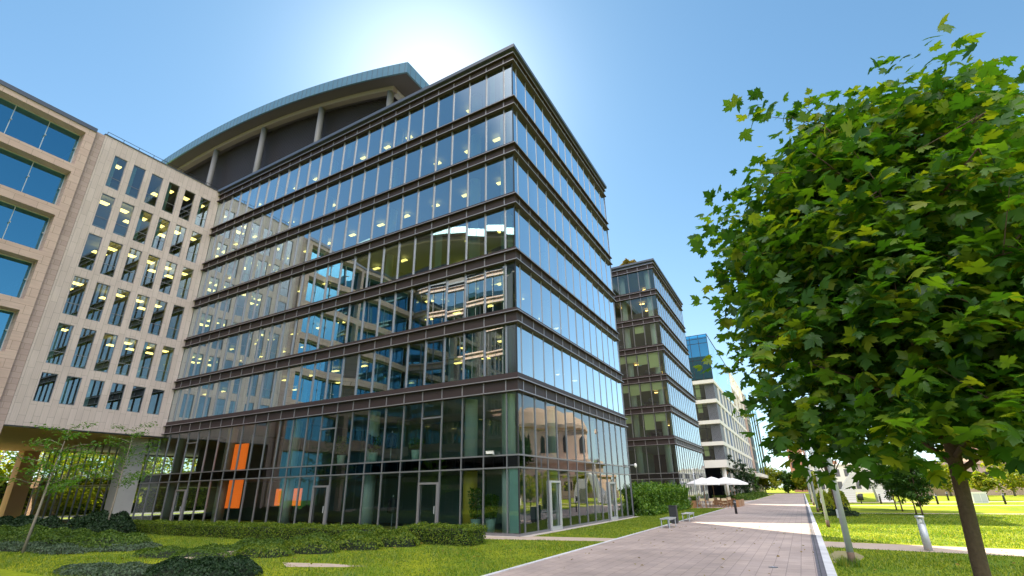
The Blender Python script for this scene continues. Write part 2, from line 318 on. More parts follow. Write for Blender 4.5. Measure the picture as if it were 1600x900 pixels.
# ------------------------------------------------------------------ curtain wall building
Z0, HS = 6.39, 3.5016; BAY = 1.2975
def panes(parent, items, mat, origin, limit, name='window_pane'):
    """items: (corner, uvec, vvec, w, h) in local coords; biggest in view become parts of their own"""
    cl = Vector(cam.location)-Vector(origin)
    def score(it): c = Vector(it[0])+Vector(it[1])*it[3]/2+Vector(it[2])*it[4]/2; return (c-cl).length
    items = sorted(items, key=score); rest = MB()
    for i, (c, u, v, w_, h_) in enumerate(items):
        c = Vector(c); u = Vector(u); v = Vector(v); n = u.cross(v); a, b_, bow = random.gauss(0, .0018), random.gauss(0, .0018), random.gauss(0, .002)
        mb = MB() if i < limit else rest; base = len(mb.v); K = 4
        for jj in range(K+1):
            for ii in range(K+1):
                s, t = ii/K, jj/K
                d = a*w_*(s-.5)*2+b_*h_*(t-.5)*2+bow*4*(s*(1-s)+t*(1-t)-.25)
                mb.v.append(tuple(c+u*(s*w_)+v*(t*h_)+n*d))
        for jj in range(K):
            for ii in range(K):
                q = base+jj*(K+1)+ii; mb.f.append((q, q+1, q+K+2, q+K+1))
        if i < limit: mb.build(name, mat, parent, True)
    if rest.v: tag(rest.build(name, mat, parent, True), kind='stuff')
LAMPS = {}
def curtain(name, loc, nL, nR, label, cat='office building', rz=0, firstL=.603, firstR=.5, seed=1, cols=(-1.05, -3.5, -10.5, -17.5, -24.5, -31), depth=None, nst=7, lim=98, band='spandrel', gl='glass', glb='glassbase', detail=True, extra_left=0, doorsL=(), doorsR=(), group=None):
    rnd = random.Random(seed)
    T = thing(name, loc, label, cat, group, rz)
    W = firstL+nL*BAY; D = firstR+nR*BAY
    top = Z0+(nst-1)*HS
    xs = [0, -firstL]+[-firstL-BAY*(i+1) for i in range(nL)]
    ys = [0, firstR]+[firstR+BAY*(i+1) for i in range(nR)]
    # slabs
    for k in range(nst):
        z = Z0+k*HS
        MB().box(-W-extra_left*(k == 0), .12, z+.1, -.12, D-.05, z+.75).build('floor_slab', 'ceil', T)
        if k < nst-1: MB().box(-W, .2, z+.76, -.2, D-.1, z+.80).build('carpet', 'incarpet', T)
    MB().box(-W-extra_left, .12, 2.9, -.12, D-.05, 3.42).build('floor_slab', 'ceil', T)
    MB().box(-W-extra_left, .2, -.3, -.2, D-.1, .02).build('ground_floor', 'incarpet', T)
    # core and rear walls
    core = MB()
    for k in range(-1, nst-1):
        z = 3.44 if k == -1 else Z0+k*HS+.81; z1 = Z0+(k+1)*HS+.09
        core.box(-W+.3, 7.5, z, -6.5, D-1, z1)
        x = -6.5
        while x > -W+2:
            x -= rnd.choice([2.6, 3.9, 5.2, 6.5])
            if rnd.random() < .75: core.box(x, rnd.choice([2.8, 3.6, 4.5]), z, x+.15, 7.49, z1)
    core.box(-W+.3, 6.0, .03, -5.5, D-1, 2.89)
    core.build('interior_wall', 'inwall', T)
    rear = MB().box(-W-extra_left, D, 0, 0, D+.3, top+1).box(-W-extra_left-.3, .4, 6.3 if extra_left else 0, -W-extra_left, D+.3, top+1); rear.build('rear_wall', 'louvre', T)
    for i, cx in enumerate(cols):
        if cx < -W: continue
        MB().cyl(cx, 1.05 if i else .75, .03, Z0+.1, .34, 20).build('column', 'yellow' if i == 1 and detail else 'column', T, True) if False else None
        MB().cyl(cx, 1.25 if i else .95, 3.43, top, .34, 20).build('column', 'column', T, True)
        MB().cyl(cx, 1.25 if i else .95, .03, 2.89, .36, 20).build('column', 'yellow' if (i == 1 and detail) else 'column', T, True)
    for yy in (6.5, 13): 
        if yy < D: MB().cyl(-1.3, yy, .03, top, .34, 16).build('column', 'column', T, True)
    # bands
    for k in range(nst):
        z = Z0+k*HS; last = k == nst-1; m = MB()
        def wrap(m, out, z0, z1, inn=.0):
            m.box(-W, -out, z0, out, -inn+.10, z1); m.box(-.10, .101-inn, z0, out, D+.05, z1)
        wrap(m, .22, z, z+.07)
        wrap(m, .05, z+.072, z+.60)
        wrap(m, .22, z+.602, z+.665)
        if not last: wrap(m, .07, z+.667, z+.86 if k else z+.95)
        m.build('spandrel_band', band, T)
        e = MB()
        e.box(-W, -.24, z+.01, .24, -.2205, z+.055); e.box(.2205, -.2204, z+.01, .24, D+.05, z+.055)
        e.box(-W, -.24, z+.61, .24, -.2205, z+.655); e.box(.2205, -.2204, z+.61, .24, D+.05, z+.655)
        for x in xs[1:]: e.box(x-.03, -.085, z+.073, x+.03, -.051, z+.60)
        for y in ys[1:]: e.box(.051, y-.03, z+.073, .085, y+.03, z+.60)
        e.build('band_trim', 'ledge', T)
    c = MB(); z = top+.70; c.box(-W, -.12, z, .12, .3, z+.25).box(-.3, .301, z, .12, D+.1, z+.25)
    c.box(-W, -.34, z+.252, .34, .45, z+.50).box(-.45, .451, z+.252, .34, D+.15, z+.50); c.build('roof_coping', 'roofmetal', T)
    MB().box(-W-extra_left, .46, top+.76, -.46, D, top+.95).build('roof', 'concrete', T)
    r = MB(); zz = top+1.2
    for y in np.arange(.8, D, 1.6): r.box(.05, y, zz, .09, y+.04, zz+.42)
    r.box(.05, .6, zz+.42, .09, D, zz+.46); r.build('roof_rail', 'dark', T)
    # mullions
    def mull(z0, z1, only_base=False):
        for i, x in enumerate(xs[1:]):
            MB().box(x-.033, -.10, z0, x+.033, .06, z1).build('mullion', 'mull', T)
    m_up = []
    for x in xs[1:]:
        mb = MB()
        for k in range(nst-1): mb.box(x-.026, -.075, Z0+k*HS+(.87 if k else .96), x+.026, .22, Z0+(k+1)*HS-.002)
        mb.box(x-.024, -.055, .12, x+.024, .06, Z0-.002); mb.build('mullion', 'mull', T)
    for y in ys[1:]:
        mb = MB()
        for k in range(nst-1): mb.box(-.14, y-.022, Z0+k*HS+(.87 if k else .96), .03, y+.022, Z0+(k+1)*HS-.002)
        mb.box(-.06, y-.022, .12, .045, y+.022, Z0-.002); mb.build('mullion', 'mull', T)
    MB().box(-.03, -.03, 0, .03, .03, top+.6).build('corner_post', 'dark', T)
    b = MB(); b.box(-W, -.06, 0, .06, .0, .115).box(.0, .001, 0, .06, D, .115)
    b.box(-W, -.065, 2.86, .065, -.02, 2.93).box(.02, -.019, 2.86, .065, D, 2.93).box(-W, -.065, 3.42, .065, -.02, 3.49).box(.02, -.019, 3.42, .065, D, 3.49)
    b.build('shopfront_rail', 'mull', T)
    MB().box(-W, -.012, 2.931, .012, .05, 3.419).box(-.05, .051, 2.931, .012, D, 3.419).build('dark_glass_band', 'glassdark' if band == 'spandrel' else band, T)
    # panes
    up, lo = [], []
    for k in range(nst-1):
        z = Z0+k*HS+(.861 if k else .951); h = Z0+(k+1)*HS-z
        for i in range(len(xs)-1): up.append(((xs[i+1], 0, z), (1, 0, 0), (0, 0, 1), xs[i]-xs[i+1], h))
        for i in range(len(ys)-1): up.append(((0, ys[i], z), (0, 1, 0), (0, 0, 1), ys[i+1]-ys[i], h))
    for (z, h) in ((.116, 2.744), (3.491, Z0-3.492)):
        for i in range(len(xs)-1): lo.append(((xs[i+1], 0, z), (1, 0, 0), (0, 0, 1), xs[i]-xs[i+1], h))
        for i in range(len(ys)-1): lo.append(((0, ys[i], z), (0, 1, 0), (0, 0, 1), ys[i+1]-ys[i], h))
    panes(T, up, gl, loc, lim, 'window_pane')
    panes(T, lo, glb, loc, lim if lim else 0, 'shopfront_pane')
    # lamps and blinds
    L = []
    for k in range(nst-1):
        z1 = Z0+(k+1)*HS+.1
        for x in np.arange(-2.0, -W+.5, -2.595):
            for y in (1.9, 4.6):
                if rnd.random() < (.6 if detail else .3): L.append((x+rnd.uniform(-.3, .3), y, z1-.28))
        for y in np.arange(6, D-1, 2.6):
            if rnd.random() < .5: L.append((-2.6, y, z1-.28))
    rest = MB()
    L.sort(key=lambda p: (Vector(p)+Vector(loc)-Vector(cam.location)).length)
    for i, (x, y, z) in enumerate(L):
        mb = MB() if i < min(lim, 98) else rest
        n_ = len(mb.v); mb.box(x-.27, y-.12, z, x+.27, y+.12, z+.05)
        if i < min(lim, 98): mb.build('ceiling_lamp', 'lamp', T)
    if rest.v: tag(rest.build('ceiling_lamp', 'lamp', T), kind='stuff')
    nb = 0
    for k in range(nst-1):
        z = Z0+k*HS+.95; h = HS-1.0
        for i in range(1, len(xs)-1):
            if rnd.random() < .07 and nb < 60:
                nb += 1; wv = rnd.choice([.35, .5, .9]); MB().box(xs[i+1]+.1, .26, z+(h*rnd.choice([0, 0, .45])), xs[i+1]+.1+wv, .28, z+h).build('window_blind', 'blind', T)
        for i in range(1, len(ys)-1):
            if rnd.random() < .3 and nb < 95:
                nb += 1; MB().box(-.28, ys[i]+.1, z, -.26, ys[i]+.7, z+h).build('window_blind', 'blind', T)
    if not detail and band == 'spandrel':
        pass
        for k in range(nst-3):
            z = Z0+k*HS+.95; h = HS-1.0
            for i in range(1, 7):
                if rnd.random() < .8: hh = rnd.choice([.35, .5, .7]); MB().box(xs[i+1]+.08, .24, z+h*(1-hh), xs[i]-.08, .25, z+h).build('window_blind', 'greenblind', T)
    # interior furniture silhouettes: desks along the glass
    d = MB()
    for k in range(nst-1):
        z = Z0+k*HS+.80
        for x in np.arange(-2.5, -W+1, -2.9):
            if rnd.random() < .6:
                y = rnd.uniform(.9, 2.2); d.box(x-.8, y, z+.70, x+.8, y+.8, z+.74).box(x-.75, y+.05, z, x-.7, y+.75, z+.70).box(x+.7, y+.05, z, x+.75, y+.75, z+.70)
                d.box(x-.3, y+.3, z+.85, x+.25, y+.34, z+1.2).box(x-.05, y+.31, z+.74, x, y+.35, z+.85)
    tag(d.build('office_desk', 'greypanel', T), kind='stuff')
    # doors
    def door(u0, w_, side):
        fr = MB(); t = .09
        def bx(mb, a0, a1, z0, z1, o0, o1):
            if side == 'L': mb.box(a0, -o1, z0, a1, -o0, z1)
            else: mb.box(o0, a0, z0, o1, a1, z1)
        bx(fr, u0, u0+t, .02, 2.35, .02, .12); bx(fr, u0+w_-t, u0+w_, .02, 2.35, .02, .12); bx(fr, u0+t, u0+w_-t, 2.25, 2.35, .02, .12); bx(fr, u0+t, u0+w_-t, .02, .2, .02, .12)
        D_ = fr.build('door', 'ledge' if side == 'L' else 'alu', T)
        hd = MB(); bx(hd, u0+w_-.16, u0+w_-.13, .9, 1.25, .125, .16); hd.build('door_handle', 'steel', D_)
    for i in doorsL: door(xs[i+1]+.02, BAY-.04, 'L')
    for i in doorsR: door(ys[i]+.02, BAY-.04, 'R')
    return T, W, D, xs, ys

main, WM, DM, XS, YS = curtain('office_building', (0, 0, 0), 24, 13, 'large glass office block nearest the camera with vaulted roof and dark horizontal bands', seed=5, extra_left=22, doorsL=(4, 10, 21), doorsR=(3, 10))
# shopfront glass carried on under the stone wing
under = MB(); xs2 = [-WM-BAY*(i+1) for i in range(16)]
mm = MB()
for x in xs2: mm.box(x-.024, -.055, .12, x+.024, .06, Z0-.25)
mm.box(xs2[-1], -.065, 2.86, -WM, -.02, 2.93).box(xs2[-1], -.065, 3.42, -WM, -.02, 3.49).box(xs2[-1], -.06, 0, -WM, 0, .115).box(xs2[-1], -.1, Z0-.22, -WM, .1, Z0-.12)
mm.build('passage_mullions', 'mull', main)
for x in xs2: MB().poly([(x+BAY, 0, .116), (x, 0, .116), (x, 0, 2.86), (x+BAY, 0, 2.86)][::-1]).build('passage_pane', 'glassbase', main); MB().poly([(x+BAY, 0, 3.49), (x, 0, 3.49), (x, 0, Z0-.25), (x+BAY, 0, Z0-.25)][::-1]).build('passage_pane', 'glassbase', main)
MB().box(xs2[-1], -.012, 2.931, -WM, .05, 3.419).build('dark_glass_band', 'glassdark', main)
# interior accents and orange reflection stand-ins behind the shopfront
M['orange2'] = emis('orange_reflection_glow', (.95, .17, .02), .28)  # glow put into the panels to imitate a sunlit reflection
op = MB().prism([(-23.5, .95), (-22.1, .95), (-22.1, 1.1), (-23.5, 1.1)], 3.43, 5.3).prism([(-23.4, .95), (-22.0, .95), (-22.0, 1.1), (-23.4, 1.1)], 1.1, 2.89); op.build('orange_glow_panel', 'orange2', main)
MB().box(-18.3, 1.0, 1.25, -17.6, 1.08, 2.25).build('orange_glow_panel', 'orange2', main); MB().box(-16.6, 1.0, 1.25, -15.9, 1.08, 2.25).build('orange_glow_panel', 'orange2', main)
MB().box(-.58, .12, .13, -.06, .16, 2.85).build('frosted_corner_panel', 'glassmint', main)
tr = MB()
for i in (4, 10, 21): tr.box(XS[i+1]+.03, -.07, 5.5, XS[i]-.03, -.005, 5.58)
tr.build('window_transom', 'mull', main)

# vaulted roof
def vault(parent, x1=-10.2, x0=-50., cx=-43., low=-10.2, full=True):
    def zt(x): return 40.1-(40.1-34.3)*((x-cx)/(low-cx))**2
    N = 40; xs = [x0+(x1-x0)*i/N for i in range(N+1)]
    def shell(y0, y1, za, zb, mat, name, xe=0, n=N):
        mb = MB(); 
        X = [x0+(x1-xe-x0)*i/n for i in range(n+1)]
        for x in X: mb.v += [(x, y0, zt(x)+za), (x, y1, zt(x)+za), (x, y1, zt(x)+zb), (x, y0, zt(x)+zb)]
        for i in range(n):
            a = 4*i; b = a+4
            for q in ((a, b, b+1, a+1), (a+1, b+1, b+2, a+2), (a+2, b+2, b+3, a+3), (a+3, b+3, b, a)): mb.f.append(q)
        mb.f += [(3, 2, 1, 0), (4*n, 4*n+1, 4*n+2, 4*n+3)]
        return mb.build(name, mat, parent)
    shell(1.35, 17, -.95, -.05, 'soffit', 'roof_soffit', .15)
    shell(1.2, 1.345, -1.05, .0, 'zinc', 'roof_fascia')
    shell(1.346, 17.2, -.04, .02, 'zinc', 'vaulted_roof')
    e = MB().box(x1-.145, 1.35, zt(x1)-1.05, x1, 17.2, zt(x1)-.045); e.build('roof_fascia', 'zinc', parent)
    seam = MB()
    for x in np.arange(x0+.5, x1, .62): seam.box(x-.012, 1.18, zt(x)-1.03, x+.012, 1.199, zt(x)-.02)
    for y in np.arange(1.6, 17, .62): seam.box(x1+.001, y-.012, zt(x1)-1.03, x1+.02, y+.012, zt(x1)-.06)
    tag(seam.build('fascia_seam', 'roofmetal', parent), kind='stuff')
    shell(2.4, 2.9, -1.42, -.955, 'beam', 'roof_beam', 2.6)
    if not full: MB().box(x0+1, 5.5, 28.3, x1-1, 5.8, 34.5).build('plant_room_wall', 'louvre', parent); return
    MB().box(x1-3.1, 2.91, zt(x1-2.6)-1.35, x1-2.6, 16, zt(x1-2.6)-1.0).build('roof_beam', 'concrete', parent)
    for cx_ in (-13.3, -22.2, -31.2, -39.9, -48.8): MB().cyl(cx_, 2.65, 28.2, zt(cx_)-1.40, .28, 20).build('roof_column', 'roofcol', parent, True)
    lou = MB(); nl = 62
    X = np.linspace(x0, x1-3.4, 30)
    for i in range(nl):
        z = 28.4+i*.19
        ok = [x for x in np.linspace(x0, x1-3.4, 300) if zt(x)-.98 > z+.10]
        if len(ok) > 1: lou.box(ok[0], 3.5, z, ok[-1], 3.62, z+.10)
    lou.build('louvre_screen', 'louvre', parent)
    bk = MB(); 
    X2 = np.linspace(X[0], X[-1], 160)
    for i in range(159): 
        xa, xb = X2[i], X2[i+1]; bk.box(xa, 3.75, 28.3, xb-.001, 3.9, min(zt(xa), zt(xb))-1.0)
    bk.box(x1-3.5, 3.91, 28.3, x1-3.4, 16.5, zt(x1-3.4)-1.0)
    bk.build('plant_room_wall', 'dark', parent)
    rl = MB()
    for x in np.arange(-31, x1-.5, 1.45): rl.box(x, .9, 28.3, x+.04, .94, 29.75)
    rl.box(-31.3, .9, 29.72, x1, .94, 29.77); rl.build('terrace_rail', 'dark', parent)
    gp = MB()
    for x in np.arange(-31, x1-2, 1.45): gp.poly([(x+.06, .92, 28.75), (x+1.43, .92, 28.75), (x+1.43, .92, 29.65), (x+.06, .92, 29.65)])
    gp.build('terrace_glass', 'glass', parent)
vault(main)

# ------------------------------------------------------------------ stone wing with punched windows
XW = -31.3
wing = thing('stone_wing', (XW, 0, 0), 'pale travertine block with six columns of tall punched windows over an open passage', 'office building')
def wallgrid(mb, us, vs, holes, fn):
    for i in range(len(us)-1):
        for j in range(len(vs)-1):
            if (i, j) not in holes: fn(mb, us[i], us[i+1], vs[j], vs[j+1])
wy = []; 
for i in range(6): yc = -7.78+i*1.327; wy += [yc-.43, yc+.43]
us = [-9.15]+wy+[-.02]
rows = [(7.83, 9.75)]+[(Z0+k*HS+.48-.03-(.05), Z0+(k+1)*HS-.22) for k in range(1, 6)]
rows = [(7.83, 9.75), (10.37, 13.21), (13.88, 16.75), (17.43, 20.21), (20.85, 23.67), (24.34, 27.15)]
vs = [6.25]+[z for r in rows for z in r]+[28.45]
holes = {(1+2*i, 1+2*j) for i in range(6) for j in range(6)}
wm = MB(); wallgrid(wm, us, vs, holes, lambda m, a, b, c, d: m.box(-.28, a, c, 0, b, d)); wm.build('wall', 'stone', wing)
MB().box(-22.7, -9.15, 6.22, -.281, -.15, 6.55).build('soffit', 'soffit2', wing)
MB().box(-.4, -9.15, 6.17, .003, -.02, 6.249).build('wall_edge', 'dark', wing)
MB().box(-22.7, -9.15, 28.2, -.282, -.1, 28.4).box(-.35, -9.2, 28.455, .05, -.02, 28.53).build('roof', 'roofmetal', wing)
MB().box(-22.7, -9.15, 6.56, -22.5, -.1, 28.19).build('rear_wall', 'stone', wing)
MB().box(-6, -9.1, 6.56, -5.9, -.1, 28.1).box(-5.89, -.2, 6.56, -.29, -.12, 28.1).box(-5.89, -9.1, 6.56, -.29, -9.02, 28.1).build('interior_wall', 'inwall', wing)
rr = MB()
for y in np.arange(-9, -.5, 1.1): rr.box(-.3, y, 28.53, -.27, y+.03, 28.95)
rr.box(-.3, -9, 28.95, -.27, -.3, 28.98); rr.build('roof_rail', 'dark', wing)
for k in range(6): MB().box(-5.9, -9.1, Z0+k*HS+.02+(.3), -.3, -.1, Z0+k*HS+.72).build('floor_slab', 'ceil', wing)
pr = random.Random(3)
lw = 0
for j, (a, b) in enumerate(rows):
    for i in range(6):
        y0, y1 = wy[2*i], wy[2*i+1]
        fr = MB().box(-.10, y0, a, -.04, y0+.035, b).box(-.10, y1-.035, a, -.04, y1, b).box(-.10, y0+.036, a, -.04, y1-.036, a+.04).box(-.10, y0+.036, b-.04, -.04, y1-.036, b)
        if j: fr.box(-.095, y0+.036, a+.85, -.045, y1-.036, a+.89)
        F = fr.build('window', 'mull', wing)
        ty, tz = pr.gauss(0, .002), pr.gauss(0, .002)
        MB().poly([(-.07+ty, y0+.036, a+.041), (-.07-ty, y1-.036, a+.041), (-.07-ty+tz, y1-.036, b-.041), (-.07+ty+tz, y0+.036, b-.041)]).build('pane', 'glasswing', F)
        if j >= 1 and pr.random() < .75:
            for q in range(pr.choice([1, 2])):
                MB().box(-1.6-q*1.6, y0+.1, b-.12, -1.1-q*1.6, y1-.1+.2, b-.07).build('ceiling_lamp', 'lamp', wing)
        if pr.random() < .3: MB().box(-.34, y0, a+.05, -.32, y0+.35, b).build('window_blind', 'blind', wing)
MB().box(-22.6, -1.5, 0, -21.2, -.3, 6.2).build('passage_pier', 'pier', wing)
MB().box(-3.4, -1.3, 0, -2.0, -.1, 6.2).build('passage_pier', 'concrete', wing)

# ------------------------------------------------------------------ limestone block with wide recessed windows
lime = thing('limestone_building', (XW, -9.16, 0), 'beige limestone block with wide recessed blue windows at the left edge', 'office building')
LY = -18.0
bm_ = MB()
bm_.box(-22.7, -.60, 0, 0, -.005, 28.35).build('grained_strip', 'stone3', lime)
ops = [(24.80, 27.70), (21.25, 24.16), (17.68, 20.52), (14.15, 16.98), (10.6, 13.4), (7.1, 9.9), (.3, 6.0)]
us = [LY, -7.4, -7.1, -1.17, -.602]; us = [LY, -9.0, -8.5, -1.17, -.602]
zs = [0]+sorted(z for o in ops for z in o)+[28.1]
holes = {(i, 1+2*j) for i in (0, 2) for j in range(7)}
wm = MB(); wallgrid(wm, us, zs, holes, lambda m, a, b, c, d: m.box(-.75, a, c, .22, b, d)); wm.build('wall', 'stone2', lime)
MB().box(-22.7, LY, 28.102, .30, -.605, 28.42).build('roof_coping', 'roofmetal', lime)
MB().box(-22.7, LY, 0, -22.4, -.605, 28.1).box(-22.39, LY, 0, -.76, LY+.2, 28.1).build('rear_wall', 'stone2', lime)
for k, (a, b) in enumerate(ops):
    MB().box(-8, LY+.21, a-.7, -.76, -.61, a-.1).build('floor_slab', 'ceil', lime)
    for (u0, u1) in ((-8.5, -1.17), (LY, -9.0)):
        n = 4; wv = (u1-u0)/n; F = MB()
        for q in range(1, n): F.box(-.62, u0+q*wv-.02, a, -.55, u0+q*wv+.02, b)
        F.box(-.62, u1-.05, a, -.55, u1, b).box(-.62, u0, a, -.55, u0+.05, b).box(-.625, u0, b-.06, -.545, u1, b).box(-.625, u0, a, -.545, u1, a+.05)
        F = F.build('window', 'alu', lime)
        for q in range(n):
            t = random.gauss(0, .004)
            MB().poly([(-.6+t, u0+q*wv+.021, a), (-.6-t, u0+(q+1)*wv-.021, a), (-.6-t, u0+(q+1)*wv-.021, b), (-.6+t, u0+q*wv+.021, b)]).build('pane', 'glassblue', F)
MB().box(-8.1, LY+.21, .1, -8, -.61, 28).build('interior_wall', 'ceil', lime)
fx = MB()
for (a, b) in ops[:5]:
    for u in (-1.17-.12, -1.17-1.83, -1.17-3.66, -1.17-5.5): fx.tube([(-.53, u, b-1.3), (-.40, u, b-1.3)], .05, 8)
fx.build('glass_fixings', 'steel', lime)

# ------------------------------------------------------------------ second glass block
b2, W2, D2, _, _ = curtain('office_building', (0, 35.2, 0), 12, 13, 'middle glass office block with brown bush on its roof, behind the nearest block', seed=9, lim=60, cols=(-1.0, -4.3, -11), firstL=.55, detail=False, firstR=.75, gl='glassclear')

# ------------------------------------------------------------------ white slab building
b3 = thing('office_building', (1, 70, 0), 'white banded office block with glass box on top, beyond the two glass blocks', 'office building')
LEN = 58; FL = [5.1, 8.68, 12.26, 15.85, 19.3]
for i, z in enumerate(FL):
    m = MB(); t = 1.2 if i == 0 else .62
    m.box(-24, 0, z, 0, LEN, z+t); m.build('floor_slab', 'white', b3)
    if i < 4:
        h = FL[i+1]
        rnd = random.Random(i)
        # front (facing the camera)
        F = MB()
        for x in np.arange(-12, -1.9, 1.05): F.box(x, .75, z+t+.001, x+.07, .83, h-.001)
        F.box(-12, .76, z+t+.5, -1.9, .82, z+t+.56).box(-12, .76, h-.7, -1.9, .82, h-.64)
        for q in range(9):
            if rnd.random() < .75: MB().box(-11.9+q*1.05+.1, .95, z+t+(h-z-t)*rnd.choice([.3, .5, .1]), -11.9+q*1.05+.95, .97, h-.01).build('window_blind', 'greenblind', b3)
        F = F.build('window', 'dark', b3); MB().poly([(-12, .80, z+t), (-1.9, .80, z+t), (-1.9, .80, h), (-12, .80, h)]).build('pane', 'glassclear', F)
        pn = MB(); 
        for q in range(8): pn.box(-1.75+q*.2, .62+0*q, z+t, -1.75+q*.2+.17, .70, h-.01)
        for q in range(20): pn.box(-.24, .75+q*.21, z+t, -.16, .75+q*.21+.18, h-.01)
        pn.build('grey_screen', 'greypanel', b3)
        y = 5.2
        while y < LEN-2:
            MB().box(-.30, y, z+t+.001, -.03, y+1.0, h-.001).build('pier', 'white', b3)
            y += 1.0
            nb = rnd.choice([1, 2])
            MB().box(-.25, y+.01, z+t+.001, -.15, y+4.2, h-.001).build('grey_screen', 'greypanel', b3)
            if rnd.random() < .8: MB().box(-.149, y+(0.05 if nb == 1 else 2.4), z+t+.001, -.11, y+(1.6 if nb == 1 else 4.1), h-.001).build('blue_shutter', 'bluepanel', b3)
            y += 4.25
MB().box(-13, 1.2, .1, -1.3, LEN, 5.09).build('recessed_ground_floor', 'glassdark', b3)
MB().box(-12.9, 1.4, .05, -1.6, LEN-.2, 5.0).build('interior_wall', 'dark', b3)
for y in (1.2, 10, 19, 28, 37, 46): MB().cyl(-.7, y, 0, 5.1, .3, 14).build('column', 'white', b3, True)
# glass box
MB().box(-23, .3, 20.1, -.5, 31, 27.8).build('interior_wall', 'inwall', b3) if False else None
MB().box(-23, .3, 23.6, -.3, 31, 24.0).build('floor_slab', 'ceil', b3); MB().box(-23, .2, 27.55, -.1, 31.2, 27.9).build('roof', 'roofmetal', b3)
MB().box(-23, 6, 20.1, -5, 30, 27.5).build('interior_wall', 'inwall', b3)
F = MB()
for x in np.arange(-12, .1, 1.5): F.box(x-.04, .0, 20.09, x+.04, .08, 28.2)
for z in (23.5, 26.6, 27.5, 28.2): F.box(-12, .001, z, .04, .07, z+.08)
F = F.build('glass_box_frame', 'dark', b3)
MB().poly([(-12, .05, 20.1), (.0, .05, 20.1), (0, .05, 28.2), (-12, .05, 28.2)]).build('pane', 'glassblue', F)
for q in range(12):
    y0 = .1+q*2.6; t = random.gauss(0, .004)
    MB().poly([(.0+t, y0, 19.9), (.0-t, y0+2.58, 19.9), (.0-t, y0+2.58, 28.2), (.0+t, y0, 28.2)]).build('pane', 'glass', F)
MB().box(-.05, 0, 28.2, .06, 31.4, 28.32).build('roof_coping', 'dark', b3)
# white frame beyond the glass box
MB().box(-2.0, 31.5, 27.2, .1, 75, 28.1).build('roof_frame', 'white', b3)
MB().box(-20, 31.6, 20.1, -2.2, 75, 24.1).build('upper_floor', 'white', b3)
for y in (33, 42, 51, 60, 74): MB().box(-.5, y, 20.08, -.0, y+.6, 27.19).build('pier', 'white', b3)
MB().box(-2.1, 31.6, 24.2, -.1, 75, 24.6).build('balcony_slab', 'white', b3)
# glazed end volumes
b4 = thing('glass_tower_block', (1, 131, 0), 'distant pale block with green glass bays at the far end of the row', 'office building')
MB().box(-24, 0, 5, 0, 60, 26).build('wall', 'stone2', b4); MB().box(-20, 3, 0, -2, 58, 5).build('ground_floor', 'dark', b4)
for y in (2, 12, 24, 40): 
    MB().box(.01, y, 5.6, .9, y+4.5, 27).build('glass_bay', 'glass', b4); MB().box(.02, y+.1, 5.7, .5, y+4.4, 26.5).build('bay_interior', 'inwall', b4)
MB().box(-.5, -.5, 4.6, 1.2, 60, 5.5).build('floor_slab', 'white', b4)

# ------------------------------------------------------------------ buildings the glass mirrors
b5, W5, D5, _, _ = curtain('office_building', (-50, -27.5, 0), 25, 9, 'vaulted glass block across the courtyard with pale bands, seen mirrored in the nearest facade', rz=pi, seed=4, lim=20, band='stone2', detail=False, cols=(-3.5, -17.5))

vault(b5, -1., -35.5, -4., -35.5, False)
east = thing('rotunda', (62, 122, 0), 'pale round hall with domed tiled roof and arched windows beyond the park', 'hall')
m = MB()
def ring(mb, R0, z0, R1, z1, n=48, cx=0, cy=0):
    b = len(mb.v)
    for R, z in ((R0, z0), (R1, z1)): mb.v += [(cx+R*cos(2*pi*i/n), cy+R*sin(2*pi*i/n), z) for i in range(n)]
    mb.f += [(b+i, b+(i+1) % n, b+n+(i+1) % n, b+n+i) for i in range(n)]
ring(m, 22, 0, 22, 9); ring(m, 22.8, 9, 22.8, 9.8); ring(m, 22, 9, 22.8, 9); ring(m, 22.8, 9.8, 18, 9.9); ring(m, 18, 9.9, 18, 19); ring(m, 18.9, 19, 18.9, 20); ring(m, 18, 19, 18.9, 19)
m.build('wall', plain('pinkish_render', (.55, .43, .37), .8, 0, .12, .3), east)
m = MB(); ring(m, 18.9, 20, 13, 24.5); ring(m, 13, 24.5, 6, 27); ring(m, 6, 27, .1, 27.8); m.build('domed_roof', plain('tiled_roof', (.36, .27, .20), .8, 0, .25, .8), east)
m = MB()
for R, z0, h, n in ((22.05, 2.5, 4.5, 22), (18.05, 12, 5, 18)):
    for i in range(n):
        a = 2*pi*(i+.5)/n; c_, s_ = cos(a), sin(a); w_ = 1.0
        MB().poly([(c_*R-s_*-w_, s_*R+c_*-w_, z0), (c_*R-s_*w_, s_*R+c_*w_, z0), (c_*R-s_*w_, s_*R+c_*w_, z0+h*.8), (c_*R, s_*R, z0+h), (c_*R-s_*-w_, s_*R+c_*-w_, z0+h*.8)]).build('window', 'dark', east)
hall = thing('hall', (44, 100, 0), 'long low pinkish hall with colonnade, seen past the maple trunk', 'hall')
MB().box(-11, 0, 0, 14, 14, 5.2).box(-11.4, -.4, 5.2, 14.4, 14.4, 5.7).build('wall', 'stone2', hall)
for i in range(12): MB().box(-10+i*2, -.05, .8, -9+i*2, -.01, 3.9).build('window', 'dark', hall)
tower = thing('brick_tower', (8.5, 205, 0), 'distant reddish brick tower at the end of the promenade', 'tower')
MB().box(0, 0, 0, 6, 10, 16).box(6.01, 2, 0, 16, 12, 11).build('wall', plain('red_brick', (.38, .19, .14), .85, 0, .2, .6), tower)
m = MB()
for k in range(4):
    for i in range(3): MB().box(.7+i*1.8, -.04, 2+k*3.4, 1.7+i*1.8, -.01, 4+k*3.4).build('window', 'dark', tower)
wb = thing('white_building', (13, 170, 0), 'bright white building framed by the ribbed arch', 'building')
